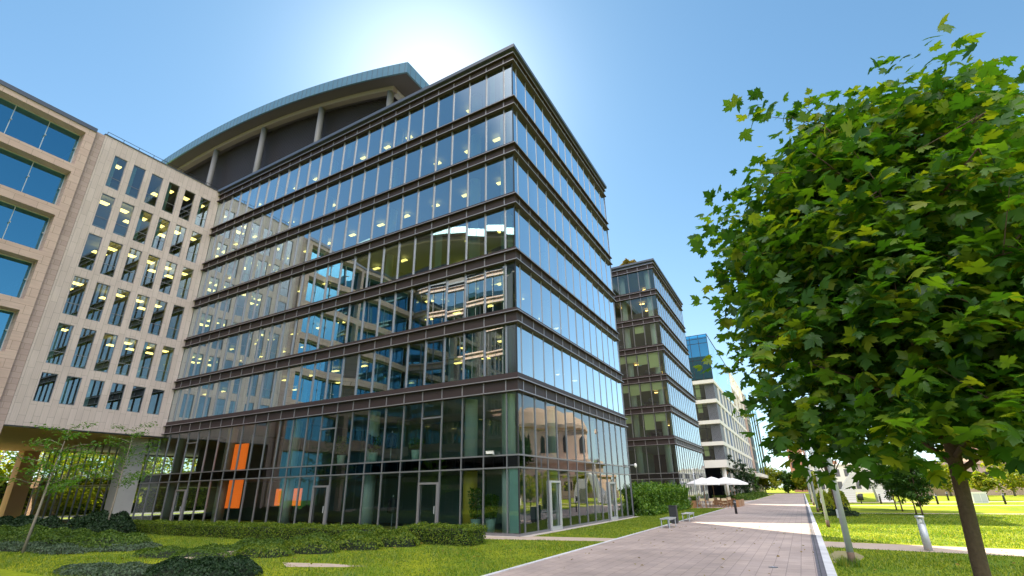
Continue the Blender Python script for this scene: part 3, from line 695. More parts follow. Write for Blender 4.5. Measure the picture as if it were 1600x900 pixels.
MB().box(0, 0, 0, 30, 12, 8).box(-.3, -.3, 8, 30.3, 12.3, 8.5).build('wall', 'whitebright', wb)
m = MB()
for k in range(2):
    for i in range(12): MB().box(1+i*2.4, -.04, 1.0+k*3.7, 2.2+i*2.4, -.01, 3.2+k*3.7).build('window', 'greypanel', wb)
wl_ = thing('boundary_wall', (26, 96, 0), 'low pink boundary wall along the far side of the lawn', 'wall')
MB().box(0, 0, 0, 60, .4, 1.6).box(-.05, -.05, 1.6, 60.05, .45, 1.75).build('wall', 'stone2', wl_)

# ------------------------------------------------------------------ foliage helpers
def leafcloud(name, P, N, size, mat, parent=None, asp=.55, fold=.25):
    """rhombic leaves: P centres, N normals"""
    n = len(P); N = N/np.linalg.norm(N, axis=1, keepdims=True)
    a = RNG.normal(size=(n, 3)); U = np.cross(N, a); U /= np.linalg.norm(U, axis=1, keepdims=True)+1e-9; Vv = np.cross(N, U)
    s = (size*(.6+.8*RNG.random(n)))[:, None]
    A = P-U*s; B = P+Vv*s*asp+N*s*fold; C = P+U*s; D = P-Vv*s*asp+N*s*fold
    V = np.stack([A, B, C, D], 1).reshape(-1, 3); i = np.arange(n)*4
    F = np.stack([np.stack([i, i+1, i+2], 1), np.stack([i, i+2, i+3], 1)], 1).reshape(-1, 3)
    return npmesh(name, V, F, mat, parent)
def hedge_box(name, x0, y0, x1, y1, h, label, mat='hedge', dens=900, size=.03, lump=.06, cat='hedge', group=None, z0=0.):
    """hedge running from (x0,y0) to (x1,y1) with half-width packed in y1-y0 local"""
    T = thing(name, ((x0+x1)/2, (y0+y1)/2, 0), label, cat, group)
    hx, hy = abs(x1-x0)/2, abs(y1-y0)/2
    A = np.array([2*hx*2*hy, 2*hx*h, 2*hx*h, 2*hy*h, 2*hy*h]); n = int(dens*A.sum()); ch = RNG.choice(5, n, p=A/A.sum())
    u, v = RNG.random(n)*2-1, RNG.random(n)
    P = np.zeros((n, 3)); N = np.zeros((n, 3))
    for k in range(5):
        q = ch == k
        if k == 0: P[q] = np.stack([u[q]*hx, (v[q]*2-1)*hy, np.full(q.sum(), h)], 1); N[q] = (0, 0, 1)
        elif k < 3: s = 1 if k == 1 else -1; P[q] = np.stack([u[q]*hx, np.full(q.sum(), s*hy), v[q]*h], 1); N[q] = (0, s, .3)
        else: s = 1 if k == 3 else -1; P[q] = np.stack([np.full(q.sum(), s*hx), u[q]*hy, v[q]*h], 1); N[q] = (s, 0, .3)
    ph = np.sin(P[:, 0]*2.1+1)*np.sin(P[:, 1]*3+P[:, 2]*4)+.6*np.sin(P[:, 0]*5.3+P[:, 2]*3)
    P += N*(ph*lump+RNG.normal(0, lump*.55, n))[:, None]; P[:, 2] = np.maximum(P[:, 2], .02)
    leafcloud('foliage', P, N+RNG.normal(0, .8, (n, 3)), np.full(n, size), mat, T)
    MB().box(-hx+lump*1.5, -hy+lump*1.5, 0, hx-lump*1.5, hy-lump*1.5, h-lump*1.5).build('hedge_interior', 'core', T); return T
def blob_shrub(name, pts, label, mat, size=.03, dens=500, cat='shrub', group=None, layered=False):
    """low spreading shrub: list of (x,y,rx,ry,h) mounds making one planting"""
    x0 = sum(p[0] for p in pts)/len(pts); y0 = sum(p[1] for p in pts)/len(pts)
    T = thing(name, (x0, y0, 0), label, cat, group); PP, NN = [], []; core = MB()
    for (x, y, rx, ry, h) in pts:
        n = int(dens*pi*rx*ry*(1+h))
        th = RNG.random(n)*2*pi; r = np.sqrt(RNG.random(n)); X = r*np.cos(th)*rx; Y = r*np.sin(th)*ry
        Z = h*np.sqrt(np.maximum(1-r**2.6, 0))*(.8+.2*np.sin(X*5/max(rx, .5)+x)*np.cos(Y*6+y)); Z = Z*(.72+.33*RNG.random(n)**.5)+.015
        PP.append(np.stack([X+x-x0, Y+y-y0, Z], 1)); NN.append(np.stack([X/rx*.8, Y/ry*.8, np.ones(n)*.8], 1)+RNG.normal(0, .75, (n, 3)))
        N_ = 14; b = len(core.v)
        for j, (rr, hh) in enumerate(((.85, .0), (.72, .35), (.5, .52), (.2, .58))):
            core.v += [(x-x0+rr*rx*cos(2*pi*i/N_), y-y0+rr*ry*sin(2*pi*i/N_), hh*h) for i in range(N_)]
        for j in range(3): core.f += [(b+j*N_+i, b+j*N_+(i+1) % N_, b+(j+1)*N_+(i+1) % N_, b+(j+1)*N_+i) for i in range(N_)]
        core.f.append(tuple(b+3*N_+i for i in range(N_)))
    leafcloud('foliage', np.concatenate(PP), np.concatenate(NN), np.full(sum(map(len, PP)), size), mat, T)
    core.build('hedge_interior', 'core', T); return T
def tree(name, x, y, label, h, crown_r, crown_z0, mat, trunk_r=.12, n=2500, size=.14, shape='round', lean=(0, 0), cat='tree', group=None, bark='bark2', seed=0, clusters=60, limbs=7):
    rg = np.random.default_rng(seed+100); T = thing(name, (x, y, 0), label, cat, group)
    cz = (crown_z0+h)/2; rz = (h-crown_z0)/2
    tk = MB().tube([(0, 0, 0), (lean[0]*.3, lean[1]*.3, crown_z0*.6), (lean[0]*.7, lean[1]*.7, crown_z0+.2*rz), (lean[0], lean[1], cz+rz*.4)], [trunk_r*1.25, trunk_r, trunk_r*.75, trunk_r*.25], 10)
    tk.build('trunk', bark, T, True)
    cl = []
    while len(cl) < clusters:
        p = rg.normal(size=3); p /= np.linalg.norm(p); r = rg.random()**.33
        w_ = 1.0
        if shape == 'egg': w_ = 1.0-.4*max(p[2], 0)-.4*max(-p[2], 0)
        if shape == 'umbrella' and p[2] < -.45: continue
        cl.append((p[0]*r*crown_r*w_+lean[0]*.7, p[1]*r*crown_r*w_+lean[1]*.7, cz+p[2]*r*rz))
    cl = np.array(cl); br = MB()
    for i in range(min(limbs, len(cl))):
        c = cl[i]; z0 = crown_z0*.8+.25*i/limbs*rz; br.tube([(lean[0]*.5, lean[1]*.5, z0), (c[0]*.45, c[1]*.45, z0+(c[2]-z0)*.55), tuple(c)], [trunk_r*.45, trunk_r*.28, trunk_r*.08], 6)
    br.build('branches', bark, T, True)
    cs = crown_r*1.9/math.sqrt(clusters)*1.15
    idx = rg.integers(0, len(cl), n); off = rg.normal(0, 1, (n, 3)); off /= np.linalg.norm(off, axis=1, keepdims=True)
    P = cl[idx]+off*(cs*rg.random((n, 1))**.5)*np.array([1, 1, .7]); P[:, 2] = np.maximum(P[:, 2], .1)
    leafcloud('crown', P, off*.5+np.array([0, 0, .7])+rg.normal(0, .5, (n, 3)), np.full(n, size), mat, T); return T

# ------------------------------------------------------------------ hedges and shrubs, left garden
hedge_box('hedge', -23.5, -5.2, -4.1, -4.1, .58, 'long clipped hedge in front of the shopfront, left of the garden steps', size=.032)
hedge_box('hedge', -3.3, -4.2, .25, -3.1, .62, 'short clipped hedge ending near the glass corner', size=.032)
tall = hedge_box('hedge', -2.2, 18.4, .9, 33.5, 1.8, 'tall leafy hedge between the first two glass blocks', 'laurel', 420, .085, .26)
blob_shrub('spreading_shrub', [(-4.3, -5.2, 1.5, .8, .55), (-5.2, -6.6, 1.4, .7, .5), (-6.3, -8.0, 1.5, .75, .42), (-3.6, -4.4, .9, .5, .6)], 'low wavy green planting trailing from the hedge gap towards the lawn, upper band', 'shrub', .035, 650)
blob_shrub('spreading_shrub', [(-2.9, -4.9, 1.3, .7, .62), (-3.5, -6.2, 1.3, .7, .55), (-4.2, -7.6, 1.3, .7, .45), (-4.8, -8.9, 1.2, .7, .36)], 'low wavy yellow-green planting beside the striped lawn, lower band', 'hedge', .035, 650)
blob_shrub('spreading_shrub', [(-6.9, -9.2, 1.3, .8, .30), (-8.2, -10.2, 1.3, .8, .28), (-6.0, -10.3, 1.2, .7, .32)], 'thin straggly ground planting left of the pale garden edging', 'shrub', .03, 420)
blob_shrub('rounded_shrub', [(-2.0, -12.0, 1.2, .75, .42), (-3.1, -12.4, 1.1, .7, .38), (-1.4, -12.7, .9, .6, .40)], 'dense blue-green shrub at the bottom edge of the garden', 'darkshrub', .032, 950)
blob_shrub('rounded_shrub', [(-4.6, -12.9, 1.1, .7, .25), (-5.9, -13.2, 1.2, .7, .22)], 'pale grey-green shrub left of the dense bottom shrub', 'greyshrub', .03, 650)
blob_shrub('low_shrub', [(-13.6, -9.6, 2.2, 1.3, .62), (-16.5, -9.9, 2.2, 1.3, .66), (-19.5, -9.9, 2.4, 1.4, .7), (-23, -9.5, 2.6, 1.4, .7)], 'knee-high green shrub bed behind the leaning sapling at left', 'shrub', .045, 330)
blob_shrub('ground_cover_plants', [(-12.4, -9.6, 1.6, 1.2, .25), (-13.5, -11.2, 1.8, .7, .28), (-16.5, -11.4, 2.0, .7, .3), (-20, -11.6, 2.4, .7, .3)], 'low blue-green ground cover edging the shrub bed', 'greyshrub', .04, 320)
blob_shrub('dark_yew_shrub', [(-21.5, -6.5, 1.9, 1.2, 1.25), (-23.6, -6.3, 1.6, 1.2, 1.15)], 'dark rounded evergreen beside the passage pier', 'darkshrub', .06, 380)
blob_shrub('dark_shrub_bed', [(-27, -7.6, 2.2, 1.4, 1.0), (-30.5, -7.4, 2.4, 1.5, .95), (-34, -7.5, 2.4, 1.5, .95), (-38, -7.5, 2.6, 1.5, .95)], 'long dark evergreen bed under the stone wing', 'darkshrub', .06, 300)
m = MB()
for a, b in (((-5.6, -10.9), (-6.1, -8.8)), ((-5.9, -8.7), (-5.5, -6.7)), ((-5.4, -6.6), (-5.2, -4.9))):
    dx, dy = b[0]-a[0], b[1]-a[1]; L = math.hypot(dx, dy); nx, ny = -dy/L*.12, dx/L*.12
    m.prism([(a[0]-nx, a[1]-ny), (b[0]-nx, b[1]-ny), (b[0]+nx, b[1]+ny), (a[0]+nx, a[1]+ny)], 0, .12)
tag(m.build('garden_edging', 'sand'), 'pale stone edging running between the low shrubs', 'edging')
# saplings
def sapling(x, y, h, lean, label, seed):
    rg = np.random.default_rng(seed); T = thing('sapling', (x, y, 0), label, 'tree', 'thin saplings in the left garden')
    path = [(0, 0, 0), (lean[0]*.25+.08, lean[1]*.2, h*.3), (lean[0]*.5, lean[1]*.5, h*.55), (lean[0]*.8, lean[1]*.8, h*.8), (lean[0], lean[1], h)]
    MB().tube(path, [.055, .045, .035, .02, .008], 8).build('trunk', 'bark2', T, True)
    br = MB(); PP = []
    for i in range(17):
        t = .42+.56*i/16; z = h*t; a = i*2.4; L = (1.15-t)*h*.50+.35; b0 = Vector((lean[0]*t, lean[1]*t, z)); d = Vector((cos(a), sin(a), .25)).normalized()
        e = b0+d*L; br.tube([tuple(b0), tuple(b0+d*L*.5+Vector((0, 0, .08))), tuple(e)], [.014, .009, .004], 5)
        n = int(62*L); s = rg.random(n)**.7; q = np.array(b0)+np.outer(s, np.array(d)*L)*1.08+rg.normal(0, .10+.05*L, (n, 3))*np.array([1, 1, .45]); PP.append(q)
    br.build('branches', 'bark2', T, True); P = np.concatenate(PP)
    leafcloud('crown', P, np.array([0, 0, 1.])+rg.normal(0, .45, P.shape), np.full(len(P), .075), 'sapleaf', T, .4)
sapling(-14.3, -11.96, 4.6, (-.1, .3), 'slender leaning sapling with bright leaves at far left of the lawn', 1)
sapling(-20.5, -6.9, 5.6, (-.3, .3), 'second slender sapling, rising from the dark evergreen below the stone wing', 2)

# ------------------------------------------------------------------ grass blades near the camera
def grass(name, poly, dens, h, wdt, label, zones=()):
    xs = [p[0] for p in poly]; ys = [p[1] for p in poly]; A = (max(xs)-min(xs))*(max(ys)-min(ys)); n = int(A*dens)
    X = RNG.uniform(min(xs), max(xs), n); Y = RNG.uniform(min(ys), max(ys), n); ins = np.zeros(n, bool); j = len(poly)-1
    for i in range(len(poly)):
        xi, yi = poly[i]; xj, yj = poly[j]; c = ((yi > Y) != (yj > Y)) & (X < (xj-xi)*(Y-yi)/(yj-yi+1e-12)+xi); ins ^= c; j = i
    for (cx, cy, rx, ry) in zones: ins &= ((X-cx)/rx)**2+((Y-cy)/ry)**2 > 1
    X, Y = X[ins], Y[ins]; n = len(X); th = RNG.random(n)*2*pi; s = .5+RNG.random(n)
    hz = h*s*(.75+.35*np.sin(X*1.3+.6*np.sin(Y*.9))*np.cos(Y*1.1+.5*np.sin(X*.7))+.2*np.sin(X*4.1)*np.sin(Y*3.7)); wx = np.cos(th)*wdt/2; wy = np.sin(th)*wdt/2; lx = RNG.normal(0, .45, n)*hz; ly = RNG.normal(0, .45, n)*hz
    V = np.stack([np.stack([X-wx, Y-wy, np.zeros(n)], 1), np.stack([X+wx, Y+wy, np.zeros(n)], 1), np.stack([X+lx, Y+ly, hz], 1)], 1).reshape(-1, 3)
    return tag(npmesh(name, V, np.arange(3*n).reshape(-1, 3), 'blade'), label, 'grass', kind='stuff')
grass('grass', [(4.22, -14), (4.22, -.85), (-3, -1.85), (-4.2, -4), (-26, -4.0), (-26, -14)], 420, .055, .02, 'short green lawn left of the promenade, in front of the shopfront', [(-1.1, -9.85, 1.2, .38)])
grass('grass', [(.55, .45), (4.22, .65), (4.22, 33), (.9, 33), (.55, 18)], 330, .055, .022, 'narrow lawn strip beside the side of the nearest glass block')
grass('grass', [(11.53, -8), (18.5, -8), (18.5, -1.6), (11.53, -.3)], 420, .06, .02, 'lawn round the first lamp post and maple, right of the kerb', [(11.95, -2.6, .38, 1.3)])
grass('grass', [(11.53, 1.9), (24, 0), (26, 24), (11.53, 24)], 200, .06, .03, 'sunlit lawn right of the promenade beyond the side path')
for (x, y) in ((11.85, -4.74),):
    n = 260; a = RNG.random(n)*2*pi; r = .13+.12*RNG.random(n)**2; X = x+r*np.cos(a); Y = y+r*np.sin(a); hz = .10+.16*RNG.random(n)
    V = np.stack([np.stack([X-.01, Y, 0*X], 1), np.stack([X+.012, Y, 0*X], 1), np.stack([X+RNG.normal(0, .05, n), Y+RNG.normal(0, .05, n), hz], 1)], 1).reshape(-1, 3)
    tag(npmesh('grass_tuft', V, np.arange(3*n).reshape(-1, 3), 'blade'), 'uncut grass tuft round the foot of the nearest lamp post', 'grass', kind='stuff')

# ------------------------------------------------------------------ the maple
def maple(x, y, label):
    rg = np.random.default_rng(21); T = thing('maple_tree', (x, y, 0), label, 'tree')
    top = Vector((.25, .1, 6.2))
    path = [(0, 0, 0), (.04, 0, 1.2), (.11, .04, 2.1), (.19, .27, 3.0), (.33, .77, 4.4), (.48, 1.35, 6.0)]
    MB().tube(path, [.072, .058, .054, .046, .034, .010], 14).build('trunk', 'bark', T, True)
    def axis(z): 
        return np.array([.05*z+.05*max(z-2.2, 0), .02*z+.34*max(z-2.4, 0), z])
    def rad(z):   # crown radius against height
        pts = [(1.95, .8), (2.15, 1.2), (2.6, 1.42), (3.3, 1.52), (4.0, 1.64), (4.8, 1.70), (5.4, 1.60), (5.9, 1.36), (6.3, 1.0), (6.65, .5)]
        for (a, ra), (b, rb) in zip(pts, pts[1:]):
            if a <= z <= b: return ra+(rb-ra)*(z-a)/(b-a)
        return .3
    br = MB(); tips = []
    for i in range(58):
        z0 = 1.95+3.9*(i/57)**1.05; a = i*2.399+rg.normal(0, .25); zt_ = z0+rg.uniform(-.15, .9)*(1 if z0 < 5.2 else 1.3); zt_ = min(max(zt_, 2.0), 6.5)
        R = rad(zt_)*rg.uniform(.74, 1.10)*(1+.12*sin(3*a+1+zt_)); b0 = Vector(axis(z0)); e = Vector((axis(zt_)[0]+R*cos(a), axis(zt_)[1]+R*sin(a), zt_))
        mid = b0.lerp(e, .5)+Vector((0, 0, .18)); br.tube([tuple(b0), tuple(mid), tuple(e)], [.026, .016, .006], 6)
        for s in np.linspace(.28, 1.0, 8):
            p = b0.lerp(mid, s*2) if s < .5 else mid.lerp(e, s*2-1)
            nt = 3
            for q in range(nt):
                off = Vector((rg.normal(0, .30), rg.normal(0, .30), rg.normal(.02, .20)))*(.6+.6*s); t = p+off
                if q == 0: br.tube([tuple(p), tuple(t)], [.006, .003], 4, False)
                tips.append((np.array(t), a))
    for i in range(330):      # fill the skin of the crown
        z = rg.uniform(1.95, 6.6); a = rg.random()*2*pi; R = rad(z)*rg.uniform(.7, 1.03)*(1+.12*sin(3*a+1+z)); tips.append((axis(z)+np.array([R*cos(a), R*sin(a), 0]), a))
    br.build('branches', 'bark', T, True)
    half = [(0, 0), (.14, -.10), (.36, -.13), (.27, -.01), (.47, .10), (.66, .17), (.54, .27), (.70, .50), (.50, .47), (.44, .54), (.27, .42), (.30, .62), (.40, .76), (.24, .76), (.12, .93), (0, 1.12)]
    out = half+[(-px, py) for px, py in half[-2:0:-1]]; base = np.array([(0, .3)]+out, float); nb = len(base)
    LV = np.zeros((nb, 3)); LV[:, 0] = base[:, 0]; LV[:, 1] = base[:, 1]-.0; LV[:, 2] = -.30*np.abs(base[:, 0])**1.3-.22*np.maximum(base[:, 1]-.3, 0)**2+.04
    LF = np.array([(0, i, i+1 if i+1 < nb else 1) for i in range(1, nb)])
    Vs, Fs = [], []; k = 0
    for (t, a) in tips:
        c = axis(t[2]); d = t-c; d[2] *= .4; d /= (np.linalg.norm(d)+1e-6)
        for q in range(rg.integers(10, 16)):
            p = t+rg.normal(0, .145, 3)*np.array([1, 1, .7])
            if p[2] < 1.84: continue
            yd = d+rg.normal(0, .75, 3)+np.array([0, 0, -.25]); yd /= np.linalg.norm(yd)
            nrm = np.array([0, 0, 1.])+.35*d+rg.normal(0, .42, 3); nrm -= yd*nrm.dot(yd); nrm /= np.linalg.norm(nrm)
            xd = np.cross(yd, nrm); s = rg.uniform(.074, .158); cur = rg.uniform(.4, 1.8)
            L = LV*np.array([1, 1, cur]); Vs.append(p+s*(L[:, :1]*xd+L[:, 1:2]*yd+L[:, 2:]*nrm)); Fs.append(LF+k); k += nb
    print('maple leaves', len(Vs))
    npmesh('crown', np.concatenate(Vs), np.concatenate(Fs), 'maple', T)
    sp = MB(); PP = []
    for i in range(26):
        a = rg.random()*2*pi; L = rg.uniform(.5, .85); e = (cos(a)*L*.75, sin(a)*L*.75, .35+L*.62); sp.tube([(cos(a)*.1, sin(a)*.1, .0), (cos(a)*L*.4, sin(a)*L*.4, .35+L*.3), e], [.006, .005, .002], 4)
        s = rg.random(30); PP.append(np.outer(s, np.array(e))+rg.normal(0, .03, (30, 3)))
    return T
maple(12.33, -14.5, 'large young maple with lobed leaves filling the right of the view')
blob_shrub('small_shrub', [(12.1, -14.2, .42, .35, .92), (12.75, -14.1, .4, .3, .80)], 'feathery small shrub at the foot of the maple trunk', 'shrub', .035, 900)

# ------------------------------------------------------------------ other trees
tree('street_tree', 13.05, 19.87, 'dark green street tree with slim trunk behind the lamp posts', 7.2, 2.9, 2.5, 'treeleaf', .11, 5200, .16, 'umbrella', (-.35, 0), bark='bark', seed=3, clusters=70)
for i, (y, hh) in enumerate(((21.5, 4.3), (23.3, 4.9), (28.4, 5.3), (30.8, 5.6))):
    lb = ['small egg-shaped tree, nearest and rightmost of the four on the lawn', 'small egg-shaped tree, second nearest of the four on the lawn', 'small egg-shaped tree, third of the four on the lawn', 'small egg-shaped tree, farthest of the four on the lawn'][i]
    tree('hornbeam_tree', 17.6-.05*i, y, lb, hh, 1.2+.1*i, .55, 'treeleaf', .045, 5200, .085, 'egg', group='egg-shaped trees on the lawn', bark='bark', seed=10+i, clusters=90)
yy = thing('yellow_shrub', (12.8, 31, 0), 'yellow-green shrubs between the kerb and the lamp posts', 'shrub')
PT = [(11.9, 30, .5, 1.5, 1.7), (13.2, 31.5, .9, 1.5, 2.0), (14.0, 29.8, .7, 1.0, 1.5)]
bpy.data.objects.remove(yy); blob_shrub('yellow_shrub', [(12.6, 30, .6, 1.3, 1.6), (13.6, 31.5, .8, 1.2, 1.9)], 'yellow-green shrub between the lamp posts and the street tree', 'yellowleaf', .09, 260)
blob_shrub('dark_shrub', [(12.7, 20.6, .7, .5, .42), (13.5, 20.2, .7, .5, .4)], 'dark low shrub at the foot of the street tree', 'darkshrub', .05, 400)
blob_shrub('roof_bush', [(-4.2, 2.0, 1.7, 1.3, 2.75)], 'brown-yellow bush on the roof of the middle glass block', 'brownleaf', .12, 160)
rbsh = [o for o in bpy.data.objects if o.name == 'roof_bush'][0]; rbsh.location = (-3.8, 38.6, 28.3)
for i, (x, y, hh, r, mt, lb) in enumerate((
    (.5, 168, 8.5, 5.5, 'yellowleaf', 'yellow-green tree closing the promenade, left of the gap'), (7.0, 172, 6.8, 4.5, 'treeleaf', 'dark green tree closing the promenade, centre'),
    (13, 166, 6.5, 4, 'yellowleaf', 'small yellow-green tree closing the promenade, right'), (-6, 176, 9, 6, 'treeleaf', 'green tree behind the far end of the building row'), (20, 176, 8, 5, 'treeleaf', 'green tree behind the arch, farther off'))):
    tree('distant_tree', x, y, lb, hh, r, 1.0, mt, .2, 2200, .42, group='trees closing the promenade', seed=30+i, clusters=50)
for i, (x, y, hh, r, mt) in enumerate(((40, 88, 6, 3.5, 'yellowleaf'), (47, 90, 6.5, 3.2, 'yellowleaf'), (33, 92, 5.5, 2.8, 'yellowleaf'), (56, 84, 7, 4, 'treeleaf'), (30, 60, 3, 1.2, 'yellowleaf'), (36, 52, 5.5, 1.8, 'treeleaf'), (45, 66, 6, 2.6, 'treeleaf'))):
    tree('park_tree', x, y, 'park tree on the far lawn, '+['tall bright one in front of the hall', 'bright one right of centre of the hall', 'bright one left of the hall', 'big dark one at the right end', 'tiny bright one near the path', 'narrow dark one nearest the camera', 'dark one on the open lawn'][i], hh, r, .8, mt, .14, 1500, .26, group='trees on the far lawn', seed=50+i, clusters=36)
for i, (x, y, hh, r, mt) in enumerate(((-64, -6, 10, 5, 'yellowleaf'), (-66, -17, 11, 5.5, 'yellowleaf'), (-74, 3, 11, 6, 'yellowleaf'), (-66, 12, 10, 5, 'yellowleaf'), (-76, -28, 12, 6, 'treeleaf'), (-82, -12, 13, 6.5, 'yellowleaf'), (-80, 16, 12, 6, 'treeleaf'), (-74, 26, 11, 6, 'yellowleaf'), (-78, 38, 13, 6.5, 'yellowleaf'), (-72, 50, 12, 6, 'treeleaf'))):
    tree('courtyard_tree', x, y, 'sunlit yellow tree beyond the passage, '+['nearest', 'beside the nearest', 'behind the pier', 'far right', 'dark one at the back left', 'tallest', 'dark one at the back right', 'yellow one north of the street', 'big yellow one farther north', 'dark one farthest north'][i], hh, r, .9, mt, .2, 2600, .30, group='trees beyond the passage', seed=70+i, clusters=60)
for i, (x, y, hh, mt) in enumerate(((1.6, 73, 7.5, 'darkshrub'), (2.2, 80, 7, 'darkshrub'), (2.0, 88, 6.5, 'darkshrub'), (2.4, 97, 6.5, 'treeleaf'))):
    tree('conifer', x, y, 'slim dark conifer beside the white banded block, '+['nearest', 'second', 'third', 'farthest'][i], hh, 1.3, .4, mt, .1, 1500, .14, 'egg', group='conifers beside the white block', seed=90+i, clusters=40)
blob_shrub('far_hedge', [(2.4, 70+i*6, 1.6, 3.5, 1.0) for i in range(8)], 'low hedge along the foot of the white banded block', 'shrub', .12, 60)

# ------------------------------------------------------------------ street furniture
def lamp_post(x, y, label, r=.13):
    T = thing('lamp_post', (x, y, 0), label, 'lamp post', 'lamp posts along the kerb')
    MB().tube([(0, 0, 0), (0, 0, 3), (0, 0, 5.4)], [r, r*.85, r*.7], 16).build('pole', 'steel', T, True)
    MB().tube([(0, 0, 0), (0, 0, .32)], [r+.004, r+.003], 16).build('pole_base', 'rust', T, True)
    MB().tube([(0, 0, 5.401), (0, 0, 5.8), (0, 0, 5.85)], [r*.8, r*.8, r*.5], 16).build('lamp_head', 'alu', T, True)
    MB().box(-r-.025, -.04, 1.1, -r+.02, .04, 1.3).build('access_panel', 'steel', T)
lamp_post(11.93, -4.74, 'thick grey lamp post nearest the camera with rusty foot', .078); lamp_post(11.95, 9.22, 'second grey lamp post from the camera, in the sun', .075)
lamp_post(11.93, 26.6, 'third lamp post from the camera, in front of the yellow shrub', .085); lamp_post(11.93, 42.3, 'fourth lamp post along the kerb', .085); lamp_post(11.93, 58, 'fifth and farthest lamp post along the kerb', .085)
T = thing('bollard_light', (14.15, -.35, 0), 'grey lawn bollard light with pale lit window under its cap', 'bollard light')
MB().tube([(0, 0, 0), (0, 0, .74)], [.105, .10], 20).build('post', 'steel', T, True)
MB().tube([(0, 0, .90), (0, 0, .97)], [.118, .118], 20).build('cap', 'alu', T, True)
MB().tube([(0, 0, .741), (0, 0, .899)], [.075, .075], 16).build('lens', 'canvas', T, True)
m = MB()
for a in (0.6, 2.2, 3.8, 5.4): m.box(.093*cos(a)-.02, .093*sin(a)-.02, .735, .093*cos(a)+.02, .093*sin(a)+.02, .905)
m.build('lens_guard', 'steel', T)
def bench(x, y, label):
    T = thing('bench', (x, y, 0), label, 'bench', 'backless benches on the promenade')
    m = MB()
    for i in range(6): m.box(-.24+i*.082, -.80, .43, -.24+i*.082+.066, .80, .47)
    m.build('seat', 'alu', T)
    fr = MB().box(-.22, -.75, .38, -.18, .75, .429).box(.18, -.75, .38, .22, .75, .429); fr.build('seat_frame', 'steel', T)
    for sx in (-.21, .17):
        for sy in (-.74, .70): MB().box(sx, sy, 0, sx+.04, sy+.04, .379).build('leg', 'steel', T)
bench(4.85, 7.1, 'flat metal bench on the promenade nearest the camera, left of the litter bin'); bench(4.75, 12.9, 'flat metal bench just behind the dark litter bin')
T = thing('litter_bin', (4.45, 10.3, 0), 'dark upright litter bin between the two benches', 'bin')
MB().box(-.2, -.2, .05, .2, .2, .92).build('body', 'black', T); MB().box(-.22, -.22, .921, .22, .22, .96).build('lid', 'dark', T); MB().box(-.15, -.15, 0, .15, .15, .049).build('base', 'dark', T)
T = thing('litter_bin', (16.6, 48.2, 0), 'black litter bin on a post in front of the arch', 'bin')
MB().cyl(0, 0, .35, 1.05, .27, 14, .31).build('body', 'black', T, True); MB().cyl(0, 0, 0, .349, .05, 8).build('post', 'dark', T)
for i, (x, y, lb) in enumerate(((18.3, 47.5, 'black bollard beside the right foot of the arch'), (22.8, 45.8, 'black bollard right of the egg-shaped trees'), (27.8, 45.4, 'black bollard farthest right on the lawn'), (6.45, 22.6, 'short dark post on the promenade by the terrace'), (24.6, 60, 'black bollard by the far path, left of pair'), (26.6, 61, 'black bollard by the far path, right of pair'))):
    T = thing('bollard', (x, y, 0), lb, 'bollard', 'black bollards'); MB().tube([(0, 0, 0), (0, 0, .98), (0, 0, 1.0)], [.09, .09, .06], 12).build('post', 'black', T, True); MB().cyl(0, 0, .8, .86, .094, 12).build('band', 'steel', T, True)
T = thing('electrical_cabinet', (27.1, 49.8, 0), 'small white cabinet with slanted side standing on the far lawn', 'cabinet')
MB().prism([(-.7, -.3), (.5, -.3), (.5, .3), (-.7, .3)], 0, 1.0).box(-.75, -.35, 1.0, .55, .35, 1.06).build('body', 'whitebright', T); MB().box(-.6, -.32, .1, -.05, -.305, .9).box(.0, -.32, .1, .45, -.305, .9).build('door', 'alu', T)
# camera on the shopfront corner
T = thing('security_camera', (-1.3, -.1, 3.55), 'white security camera on the dark band near the glass corner', 'camera'); T.scale = (.8, .8, .8)
MB().box(-.05, -.02, -.08, .05, .03, .08).build('bracket', 'steel', T); MB().tube([(0, -.02, 0), (0, -.22, .02)], [.025, .025], 8).build('arm', 'steel', T)
MB().box(-.32, -.32, -.02, .12, -.16, .12).box(-.36, -.34, .121, .14, -.14, .14).build('housing', 'whitebright', T); MB().box(-.335, -.30, .0, -.321, -.18, .10).build('lens', 'black', T)
T = thing('security_camera', (.1, 17.6, 3.6), 'small white globe camera at the far end of the side facade', 'camera')
MB().tube([(-.05, 0, 0), (.35, 0, 0)], [.03, .03], 8).build('arm', 'steel', T); MB().tube([(.35, 0, .12), (.35, 0, .0), (.35, 0, -.12), (.35, 0, -.2)], [.07, .11, .10, .03], 12).build('dome', 'whitebright', T, True)

